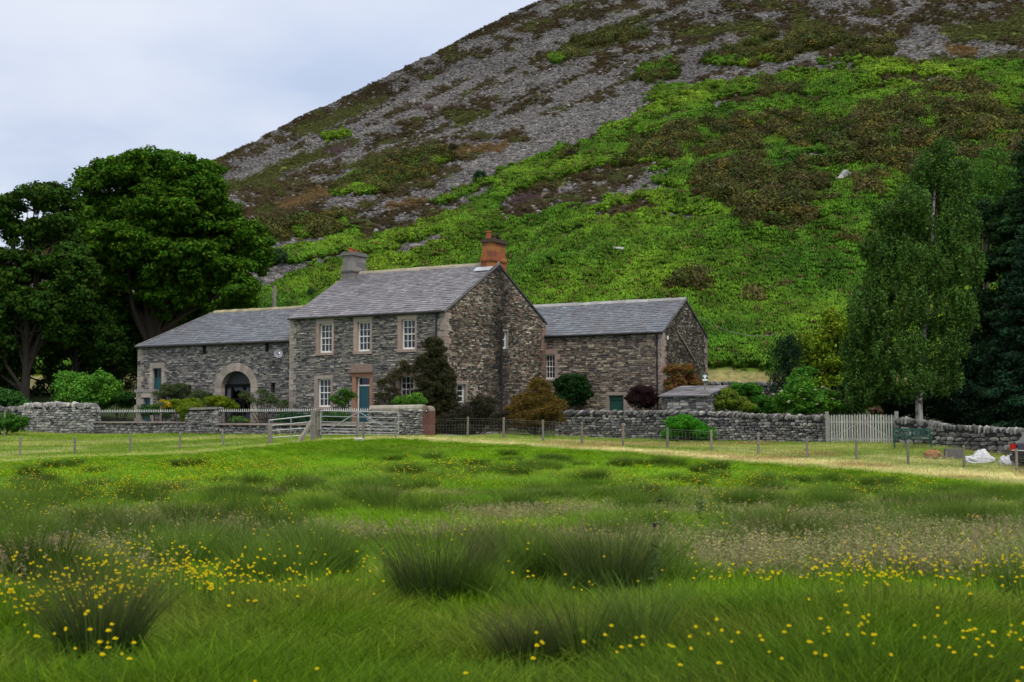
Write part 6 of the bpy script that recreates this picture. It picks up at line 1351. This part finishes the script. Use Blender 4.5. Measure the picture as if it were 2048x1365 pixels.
def gates():
    # long field gate
    a = P(641, 870, 60.2); b = P(797, 868, 59.2); za = gz(a[0], a[1]); zb_ = gz(b[0], b[1]); A = np.array([a[0], a[1], 0]); B = np.array([b[0], b[1], 0])
    t = thing('field_gate', 'long seven-bar galvanised gate with two diagonal braces in front of the teal front door', 'gate', (a[0], a[1], za)); m = MB()
    ys = [(822, 825), (833, 836), (844, 847), (851, 853.5), (857, 860), (863, 866), (869.5, 867+2)]
    H = [(P(641, y0, 60.2)[2], P(797, y1, 59.2)[2]) for y0, y1 in ys]
    for i, (z0, z1) in enumerate(H): m.tube([A+np.array([0, 0, z0]), B+np.array([0, 0, z1])], .024 if i == 0 else .017, 7)
    for (f, r) in ((0, .026), (1, .026)): p = A+(B-A)*f; m.tube([p+np.array([0, 0, H[-1][0 if f == 0 else 1]]), p+np.array([0, 0, H[0][0 if f == 0 else 1]])], r, 7)
    m.build('bars', 'galv', t); br = MB(); mid = A+(B-A)*.49
    for f in (.08, .92):
        p = A+(B-A)*f; br.bar(mid+np.array([0, -.02, H[0][0]-.04]), p+np.array([0, -.02, H[-2][0]+.02]), .02, .04)
    br.bar(mid+np.array([0, -.03, H[0][0]]), mid+np.array([0, -.03, H[-1][0]]), .02, .04)
    br.build('brace', 'galv', t)
    for hz in (H[0][0]-.06, H[-2][0]+.02): hg = MB(); hg.box(A+np.array([-.06, 0, hz]), (.14, .05, .05)); hg.build('hinge', 'iron', t)
    # hurdle gate on the left
    a = P(538, 892, 59.3); b = P(622, 880, 59.6); A = np.array([a[0], a[1], 0]); B = np.array([b[0], b[1], 0])
    t = thing('metal_hurdle', 'short galvanised hurdle left of the strutted gatepost', 'gate', (a[0], a[1], gz(a[0], a[1]))); m = MB()
    for (y0, y1, r) in ((841, 832, .024), (852, 844, .017), (862, 856, .017), (876, 870, .017)): m.tube([A+np.array([0, 0, P(538, y0, 59.3)[2]]), B+np.array([0, 0, P(622, y1, 59.6)[2]])], r, 7)
    for (f, y0, y1) in ((0, 841, 890), (.52, 838, 884), (.99, 832, 874)): p = A+(B-A)*f; Y = p[1]; m.tube([p+np.array([0, -.03, P(538, y0, Y)[2]]), p+np.array([0, -.03, P(538, y1, Y)[2]])], .02, 7)
    m.build('bars', 'galv', t)
    for i in range(16):
        pass
    def gp(name, lab, px, yb, yt, Y, r, sq=True, cat='gatepost', col=WD):
        p = P(px, yb, Y); z = gz(p[0], p[1]); zt = P(px, yt, Y)[2]; mb = MB(); mb.bar((p[0], p[1], z-.25), (p[0]+RNG.normal(0, .01), p[1], zt), r*2, r*2, rc(col, .15)) if sq else mb.tube([(p[0], p[1], z-.25), (p[0], p[1], zt)], [r, r*.9], 9, rc(col, .15))
        return tag(mb.build(name, 'wood', loc=(p[0], p[1], z)), lab, cat)
    t = thing('strutted_gatepost', 'weathered timber gatepost propped by a slanting strut beside the hurdle', 'gatepost', tuple(P(626, 880, 59)))
    p = P(626, 882, 59); z = gz(p[0], p[1]); mb = MB(); mb.bar((p[0], p[1], z-.25), (p[0], p[1], P(626, 820, 59)[2]), .19, .19, rc(WD, .1)); mb.build('post', 'wood', t)
    q = P(594, 884, 58.2); mb = MB(); mb.bar((q[0], q[1], gz(q[0], q[1])-.06), (p[0]-.05, p[1]-.02, P(626, 842, 59)[2]), .14, .14, rc(WD, .1)); mb.build('strut', 'wood', t)
    gp('gatepost', 'stout square gatepost hinging the long field gate, next to the strutted one', 638, 876, 818, 60.4, .11)
    gp('gatepost', 'square grey post at the outer end of the short hurdle', 540, 893, 851, 59.0, .085)
    gp('short_post', 'short round stake in front of the gate middle, left of the stake pair', 714, 879, 838, 57.8, .055, False, 'stake')
    gp('short_post', 'short round stake in front of the gate middle, right of the stake pair', 727, 876, 844, 58.2, .05, False, 'stake')
    gp('short_post', 'slim stake at the latch end of the field gate', 791, 876, 836, 58.8, .045, False, 'stake')
    gp('garden_post', 'thin dark post holding a green bird table behind the left railings', 321, 840, 808, 69.5, .04, True, 'post')
    # stone on the ground
    p = P(718, 877, 57.2); V, F = rockshape(91, 2); mb = MB(); z = gz(p[0], p[1]); mb.add(V*np.array([.2, .15, .12])+np.array([p[0], p[1], z+.05]), F, (.42, .4, .36)); tag(mb.build('stone', 'drystone', loc=(p[0], p[1], z)), 'pale loose stone lying at the foot of the gate stakes', 'stone')
    # white paling gate
    a = P(1656, 888, 59.6); b = P(1792, 889, 58.6); A = np.array([a[0], a[1], 0]); B = np.array([b[0], b[1], 0]); D = (B-A)/np.linalg.norm(B-A)
    t = thing('paling_gate', 'pair of whitewashed grey paling gates in the gap of the dry stone wall', 'gate', (a[0], a[1], gz(a[0], a[1]))); m = MB(); n = 26; GC = (.36, .36, .35)
    for i in range(n):
        f = (i+.5)/n; p = A+(B-A)*f; zb = P(1656+136*f, 887+f, p[1])[2]; zt = P(1656+136*f, 828+.5*abs(i-13)*.2, p[1])[2]-.02*(i % 2)
        c = rc(GC, .25); w = .062; q = np.array([D[0], D[1], 0]); nn = np.array([D[1], -D[0], 0])*.012
        m.add([p-q*w/2-nn+np.array([0, 0, zb+.05]), p+q*w/2-nn+np.array([0, 0, zb+.05]), p+q*w/2-nn+np.array([0, 0, zt-.05]), p-nn+np.array([0, 0, zt]), p-q*w/2-nn+np.array([0, 0, zt-.05]),
               p-q*w/2+nn+np.array([0, 0, zb+.05]), p+q*w/2+nn+np.array([0, 0, zb+.05]), p+q*w/2+nn+np.array([0, 0, zt-.05]), p+nn+np.array([0, 0, zt]), p-q*w/2+nn+np.array([0, 0, zt-.05])],
              [(0, 1, 2, 3, 4), (9, 8, 7, 6, 5), (0, 5, 6, 1), (1, 6, 7, 2), (2, 7, 8, 3), (3, 8, 9, 4), (4, 9, 5, 0)], c)
    m.build('palings', 'wood', t)
    rm = MB(); zz = P(1720, 888, 59)[2]; bk = np.array([-D[1], D[0], 0])*.04
    for z in (zz+.2, zz+.95): rm.bar(A+bk+np.array([0, 0, z]), B+bk+np.array([0, 0, z]), .03, .08, GC)
    for (f0, f1) in ((.04, .48), (.96, .52)): rm.bar(A+(B-A)*f0+bk*1.6+np.array([0, 0, zz+.2]), A+(B-A)*f1+bk*1.6+np.array([0, 0, zz+.95]), .03, .07, GC)
    rm.build('rails', 'wood', t)
    for f in (-.012, 1.012):
        p = A+(B-A)*f; post(t, p[0], p[1], gz(p[0], p[1]), 1.42, .07, sq=True, col=(.26, .25, .23))
def props():
    # bench
    c = P(1826, 892, 56.6); z0 = gz(c[0], c[1]); t = thing('garden_bench', 'dark green garden bench with latticed back against the boulder wall', 'bench', (c[0], c[1], z0)); ex = np.array([.97, -.2, 0]); ex /= np.linalg.norm(ex); ey = np.array([-ex[1], ex[0], 0]); O = np.array([c[0], c[1], z0]); W = .74
    B = lambda x, y, z: O+ex*x+ey*y+np.array([0, 0, z])
    m = MB()
    for k in range(4): m.bar(B(-W, -.05-.12*k+.3, .42), B(W, -.05-.12*k+.3, .42), .09, .025)
    m.build('seat', 'green', t)
    m = MB(); m.bar(B(-W, .36, .83), B(W, .4, .83), .03, .07); m.bar(B(-W, .33, .52), B(W, .36, .52), .03, .05)
    for i in range(9):
        x = -W+2*W*(i+.5)/9; h = W/9*.85
        m.bar(B(x-h, .35, .55), B(x+h, .385, .8), .015, .028); m.bar(B(x+h, .35, .55), B(x-h, .385, .8), .016, .028)
        n = 10; m.tube([B(x+.05*math.cos(6.283*k/n), .35, .675+.05*math.sin(6.283*k/n)) for k in range(n+1)], .011, 4)
    for i in range(4): x = -W+2*W*i/3; m.bar(B(x, .33, .45), B(x, .38, .85), .03, .03)
    m.build('backrest', 'green', t)
    for s in (-1, 1):
        m = MB(); m.tube([B(s*W, -.2, 0), B(s*W, -.17, .25), B(s*W, -.2, .42), B(s*W, -.2, .62)], .025, 6); m.build('leg', 'green', t)
        m = MB(); m.tube([B(s*W, .42, 0), B(s*W, .34, .42), B(s*W, .39, .85)], .025, 6); m.build('leg', 'green', t)
        m = MB(); m.tube([B(s*W, -.25, .6), B(s*W, -.18, .64), B(s*W, .35, .62)], .025, 6); m.build('armrest', 'green', t)
    # brown heap
    c = P(1866, 912, 54.3); z0 = gz(c[0], c[1]); mb = MB(); V, F = ICO2
    k = (1+.25*np.sin(V[:, 0]*5+1)*np.sin(V[:, 1]*6)+.12*RNG.normal(size=len(V)))[:, None]; mb.add(V*k*np.array([.36, .3, .3])+np.array([c[0], c[1], z0+.05]), F, (.3, .15, .07))
    leafcloud(mb, (c[0], c[1], z0+.1), (.42, .32, .3), 500, .07, [(.33, .17, .08), (.25, .12, .06), (.38, .22, .12)], up=.2)
    tag(mb.build('cutting_heap', 'drystone', loc=(c[0], c[1], z0)), 'orange-brown heap of clippings on the grass near the green bench', 'heap')
    for (px, lab, sx) in ((1884, 'heap of pale sticks and rubble beside the orange-brown clippings', .0),):
        c = P(px, 914, 54.1); z0 = gz(c[0], c[1]); mb = MB()
        for k in range(40):
            a = np.array([c[0], c[1], z0+.05])+RNG.normal(0, 1, 3)*np.array([.2, .15, .02]); d = RNG.normal(0, 1, 3)*np.array([.2, .15, .13]); d[2] = abs(d[2]); mb.tube([a, a+d], .014, 4, rc((.34, .29, .2), .3))
        for k in range(14):
            V, F = ROCKS[k % 10]; mb.add(V*np.array([.09, .08, .06])+np.array([c[0], c[1], z0])+RNG.normal(0, 1, 3)*np.array([.22, .12, .03]), F, rc((.22, .22, .25), .3))
        tag(mb.build('stick_heap', 'drystone', loc=(c[0], c[1], z0)), lab, 'heap')
    c = P(1906, 915, 54.2); z0 = gz(c[0], c[1]); mb = MB(); mb.bar((c[0]-.33, c[1], z0+.2), (c[0]+.33, c[1]-.1, z0+.18), .35, .44, (.13, .12, .12)); tag(mb.build('stone_trough', 'dressed', loc=(c[0], c[1], z0)), 'dark grey stone block low against the boulder wall left of the bags', 'block')
    # builders' bags
    def bag(px, Y, w, h, lab, peak):
        c = P(px, 924, Y); z0 = gz(c[0], c[1]); V, F = ico(4); r = np.random.default_rng(int(px)); V = np.sign(V)*np.abs(V)**.62; ph = r.random(8)*6
        n = fbm(V[:, 0]*2.2+ph[0]+V[:, 2]*1.3, V[:, 1]*2.2+ph[1]-V[:, 2]*1.7, 4)-.5; n2 = np.abs(fbm(V[:, 0]*3+ph[2]+V[:, 2]*3, V[:, 1]*3+5-V[:, 2]*2, 3)-.5)
        V = V*(1+.35*n-.35*n2)[:, None]; top = np.clip(V[:, 2], 0, 2)
        V[:, 2] = np.where(V[:, 2] > 0, V[:, 2]*(.65+.35*n)+peak*np.exp(-((V[:, 0]-.25)/.3)**2)*top, V[:, 2]*.4)
        mb = MB(); mb.add(V*np.array([w/2, w/2.6, h/1.5])+np.array([c[0], c[1], z0+h*.2]), F, (.6, .6, .6)); t = thing('builders_bag', lab, 'bag', (c[0], c[1], z0)); mb.build('sack', 'bag', t, smooth=True)
        hm = MB(); hm.tube([(c[0]-w*.3, c[1]-w*.2, z0+h*.55), (c[0]-w*.25, c[1]-w*.3, z0+h*.9), (c[0], c[1]-w*.34, z0+h*.95), (c[0]+w*.18, c[1]-w*.3, z0+h*.62)], .018, 5); hm.build('handle', 'bag' if peak else 'iron', t)
    bag(1958, 53.2, 1.15, .5, 'crumpled white sack with a peaked top, between two fence posts', .75)
    bag(2021, 52.6, .86, .62, 'fuller white sack with dark strap behind the last fence post, beside the car', 0)
    # car, mostly outside the frame
    c = P(2125, 930, 51.8); z0 = gz(c[0], c[1])-.02; O = np.array([c[0]+.45, c[1]+.6, z0]); ex = np.array([.93, .36, 0]); ex /= np.linalg.norm(ex); ey = np.array([-ex[1], ex[0], 0])
    t = thing('parked_car', 'dark parked car with red tail lamp cut by the right edge', 'car', tuple(O)); B = lambda x, y, z: O+ex*x+ey*y+np.array([0, 0, z])
    prof = [(-2.0, .28), (-2.08, .45), (-2.06, .75), (-1.98, .95), (-1.6, 1.38), (-1.2, 1.46), (-.1, 1.45), (.75, .98), (1.75, .82), (1.98, .62), (2.0, .3), (1.75, .22), (-1.75, .22)]
    m = MB(); ws = [.8 if z < .95 else .62 for (x, z) in prof]; n = len(prof)
    def ring(f, o): return [B(x*f, s_*(w*o), z) for s_ in (1,) for ((x, z), w) in zip(prof, ws)]
    V = [B(x, w+.0, z) for (x, z), w in zip(prof, ws)]+[B(x, w*.9, z) for (x, z), w in zip(prof, ws)]+[B(x, -w*.9, z) for (x, z), w in zip(prof, ws)]+[B(x, -w, z) for (x, z), w in zip(prof, ws)]
    V = [B(x*.97, w, z*.98+.01) for (x, z), w in zip(prof, ws)]+[B(x, w*.86, z) for (x, z), w in zip(prof, ws)]+[B(x, -w*.86, z) for (x, z), w in zip(prof, ws)]+[B(x*.97, -w, z*.98+.01) for (x, z), w in zip(prof, ws)]
    Fc = [(r*n+i, r*n+(i+1) % n, (r+1)*n+(i+1) % n, (r+1)*n+i) for r in range(3) for i in range(n)]+[tuple(range(n)), tuple(range(3*n, 4*n))[::-1]]
    m.add(V, Fc); m.build('body', 'carpaint', t)
    g = MB(); g.add([B(-2.0, -.55, 1.0), B(-2.0, .55, 1.0), B(-1.64, .5, 1.37), B(-1.64, -.5, 1.37)], [(0, 1, 2, 3)])
    for s in (-1, 1): g.add([B(-1.75, s*.82, .98), B(.5, s*.82, .98), B(-.1, s*.655, 1.38), B(-1.4, s*.655, 1.38)], [(0, 1, 2, 3)])
    g.add([B(.78, -.55, 1.0), B(.78, .55, 1.0), B(-.02, .5, 1.44), B(-.02, -.5, 1.44)], [(0, 1, 2, 3)]); g.build('window', 'glass', t)
    for s in (-1, 1): l = MB(); l.box(B(-2.0, s*.68, .84), (.16, .26, .24), ax=(ex, ey, (0, 0, 1))); l.build('tail_lamp', 'red', t)
    bp = MB(); bp.box(B(-2.08, 0, .42), (.12, 1.5, .22), ax=(ex, ey, (0, 0, 1))); bp.build('bumper', 'rubber', t); st = MB(); st.box(B(-2.1, 0, .72), (.03, 1.3, .035), ax=(ex, ey, (0, 0, 1))); st.build('trim_strip', 'white', t)
    for x in (-1.3, 1.25):
        for s in (-1, 1):
            w = MB(); w.tube([B(x, s*.64, .31), B(x, s*.83, .31)], .31, 20); wo = w.build('wheel', 'rubber', t); h = MB(); h.tube([B(x, s*.83, .31), B(x, s*.845, .31)], .19, 14); h.build('rim', 'galv', wo)
    # oak-leaf sign on the outbuilding corner
    Y = 66.6; a = np.array(P(1404, 766, Y)); b = np.array(P(1416, 766, Y)); zt = P(1410, 747, Y)[2]; zb = P(1410, 765, Y)[2]; t = thing('emblem_sign', 'small dark green square sign with a white arched oak leaf emblem behind the slab roof', 'sign', (a[0], a[1], zb))
    pmid = (a+b)/2; pm = MB(); pm.bar((pmid[0], Y+.05, zb-.9), (pmid[0], Y+.05, zt-.03), .07, .05, WD); pm.build('post', 'wood', t)
    m = MB(); m.box((pmid[0], Y, (zt+zb)/2), (b[0]-a[0], .03, zt-zb)); m.build('board', 'green', t); e = MB(); r = (b[0]-a[0])*.40; cz = (zt+zb)/2+.04; n = 16
    V = [(pmid[0]+r*math.cos(math.pi*k/n), Y-.02, cz+r*math.sin(math.pi*k/n)) for k in range(n+1)]+[(pmid[0]+r*.68*math.cos(math.pi*k/n), Y-.02, cz+r*.68*math.sin(math.pi*k/n)) for k in range(n+1)]
    e.add(V, [(k, k+1, n+2+k, n+1+k) for k in range(n)]); e.add([(pmid[0]-r*.35, Y-.02, cz-.08), (pmid[0]+r*.35, Y-.02, cz-.08), (pmid[0]+r*.45, Y-.02, cz+.02), (pmid[0]+r*.15, Y-.02, cz+.11), (pmid[0]-r*.15, Y-.02, cz+.11), (pmid[0]-r*.45, Y-.02, cz+.02)], [(0, 1, 2, 3, 4, 5)])
    e.box((pmid[0], Y-.02, cz-.15), ((b[0]-a[0])*.8, .006, .09)); e.build('emblem', 'white', t)
    # pole and cable
    p = P(549, 640, 86); z = P(549, 571, 86)[2]; t = thing('telegraph_pole', 'grey timber pole standing behind the barn roof', 'pole', (p[0], p[1], gz(p[0], p[1]))); m = MB(); m.tube([(p[0], p[1], gz(p[0], p[1])-.3), (p[0], p[1], z)], [.14, .1], 10, (.2, .18, .16)); m.build('shaft', 'wood', t)
    m = MB(); m.tube([(p[0]-.16, p[1], z-.3), (p[0]-.16, p[1], z-2.2)], .02, 4); m.build('wire_guard', 'wire', t)
    S = SIDE(-7.09); q = side(1384, 628, -7.09); s0 = S.pt(q[0], q[1], .1); s1 = np.array(P(1556, 668, 78)); m = MB(); m.tube([s0+(s1-s0)*f-np.array([0, 0, .55*4*f*(1-f)]) for f in np.linspace(0, 1, 14)], .016, 4, (.3, .34, .28)); tag(m.build('overhead_cable', 'wire', loc=tuple(s0)), 'thin pale cable sagging from the outbuilding gable to the cypress', 'cable')
    m = MB(); bx = P(321, 808, 69.5); m.box((bx[0], bx[1], bx[2]), (.42, .35, .04)); m.box((bx[0], bx[1], bx[2]+.05), (.2, .2, .05)); tag(m.build('bird_table', 'green', loc=tuple(bx)), 'small flat bird table on a thin post behind the left railings', 'bird table')
# ---------------------------------------------------------------- light, sky, camera
def world():
    w = bpy.data.worlds.new('World'); SC.world = w; w.use_nodes = True; nt = w.node_tree; nt.nodes.clear()
    out = nt.nodes.new('ShaderNodeOutputWorld'); bg = nt.nodes.new('ShaderNodeBackground'); sky = nt.nodes.new('ShaderNodeTexSky'); sky.sky_type = 'NISHITA'; sky.sun_disc = False
    sky.sun_elevation = math.radians(56); sky.sun_rotation = math.radians(158); sky.air_density = 1; sky.dust_density = 2
    tc = nt.nodes.new('ShaderNodeTexCoord'); sp = nt.nodes.new('ShaderNodeSeparateXYZ'); L(nt, tc.outputs['Generated'], sp.inputs[0])
    zc = mathn(nt, 'MAXIMUM', sp.outputs[2], .0)
    mp = nt.nodes.new('ShaderNodeVectorMath'); mp.operation = 'DIVIDE'; cb = nt.nodes.new('ShaderNodeCombineXYZ'); zz = mathn(nt, 'ADD', zc, .25)
    for i in range(3): L(nt, zz, cb.inputs[i])
    L(nt, tc.outputs['Generated'], mp.inputs[0]); L(nt, cb.outputs[0], mp.inputs[1])
    n1 = noise_node(nt, mp.outputs[0], 1.6, 5, .55); n2 = noise_node(nt, mp.outputs[0], .8, 3, .5)
    f = ramp(nt, n1, .36, .66); f2 = ramp(nt, n2, .38, .62)
    lo = mixc(nt, 'MIX', f2, (3.9, 5.0, 7.2), (6.8, 7.5, 9.1)); c = mixc(nt, 'MIX', mathn(nt, 'MULTIPLY', f, .9), lo, (8.1, 8.5, 9.4))
    # an overcast sky is brighter overhead
    up = mathn(nt, 'ADD', mathn(nt, 'MULTIPLY', ramp(nt, sp.outputs[2], .33, 1.0), 1.1), 1.0); g = nt.nodes.new('ShaderNodeCombineColor')
    for i in range(3): L(nt, up, g.inputs[i])
    c = mixc(nt, 'MIX', ramp(nt, sp.outputs[2], .33, .6), c, (8.2, 7.9, 7.5)); c = mixc(nt, 'MULTIPLY', 1.0, c, g.outputs[0]); c = mixc(nt, 'MIX', .88, sky.outputs[0], c)
    L(nt, c, bg.inputs[0]); bg.inputs[1].default_value = .1; L(nt, bg.outputs[0], out.inputs[0])
    sd_ = bpy.data.lights.new('sun', 'SUN'); sd_.energy = 1.5; sd_.angle = math.radians(14); sd_.color = (1, .96, .9); so = bpy.data.objects.new('sun', sd_); COL.objects.link(so)
    el, az = math.radians(56), math.radians(158)
    d = Vector((math.sin(az)*math.cos(el), math.cos(az)*math.cos(el), math.sin(el))); so.rotation_euler = d.to_track_quat('Z', 'Y').to_euler(); so.location = (-30, -60, 90)
def camera():
    cd = bpy.data.cameras.new('camera'); c = bpy.data.objects.new('camera', cd); COL.objects.link(c); c.location = (0, 0, CAMZ); c.rotation_euler = (math.radians(90)+PITCH, 0, 0)
    cd.sensor_width = 36; cd.lens = 36*FPX/2048; cd.clip_end = 3000; cd.clip_start = .1; cd.dof.use_dof = True; cd.dof.focus_distance = 62; cd.dof.aperture_fstop = 3.6; SC.camera = c
    SC.view_settings.view_transform = 'Standard'; SC.view_settings.look = 'None'; SC.view_settings.exposure = .12; SC.view_settings.gamma = 1
    SC.cycles.max_bounces = 5; SC.cycles.transparent_max_bounces = 4; SC.cycles.diffuse_bounces = 2; SC.cycles.use_denoising = True; SC.cycles.use_adaptive_sampling = True; SC.cycles.adaptive_threshold = .025
build_mats()
m, nt, out = nodes('birch_bark'); b = N(nt, 'ShaderNodeBsdfPrincipled', Roughness=.8); at = nt.nodes.new('ShaderNodeAttribute'); at.attribute_name = 'Col'
f = ramp(nt, noise_node(nt, geo_pos(nt), 5, 5, .7), .5, .58); L(nt, mixc(nt, 'MIX', mathn(nt, 'MULTIPLY', f, .85), at.outputs['Color'], (.03, .025, .02)), b.inputs['Base Color']); L(nt, b.outputs[0], out.inputs[0]); M['birchbark'] = m
m, nt, out = nodes('clear_glass'); gb = nt.nodes.new('ShaderNodeBsdfGlossy'); gb.inputs['Roughness'].default_value = .04; tb = nt.nodes.new('ShaderNodeBsdfTransparent'); mx = nt.nodes.new('ShaderNodeMixShader'); fz = nt.nodes.new('ShaderNodeLayerWeight')
L(nt, mathn(nt, 'ADD', mathn(nt, 'MULTIPLY', mathn(nt, 'POWER', fz.outputs[1], 4.0), .6), .07), mx.inputs[0]); tb.inputs[0].default_value = (.85, .87, .9, 1); L(nt, tb.outputs[0], mx.inputs[1]); L(nt, gb.outputs[0], mx.inputs[2]); L(nt, mx.outputs[0], out.inputs[0]); M['glass'] = m
make_ground(); make_hill(); hill_scatter(); house(); left_barn(); right_barn(); lean_to(); walls(); fence_right(); fence_left(); railings(); gates(); props(); vegetation(); meadow(); world(); camera()
for o in SC.objects:
    if '_w' in o: del o['_w']
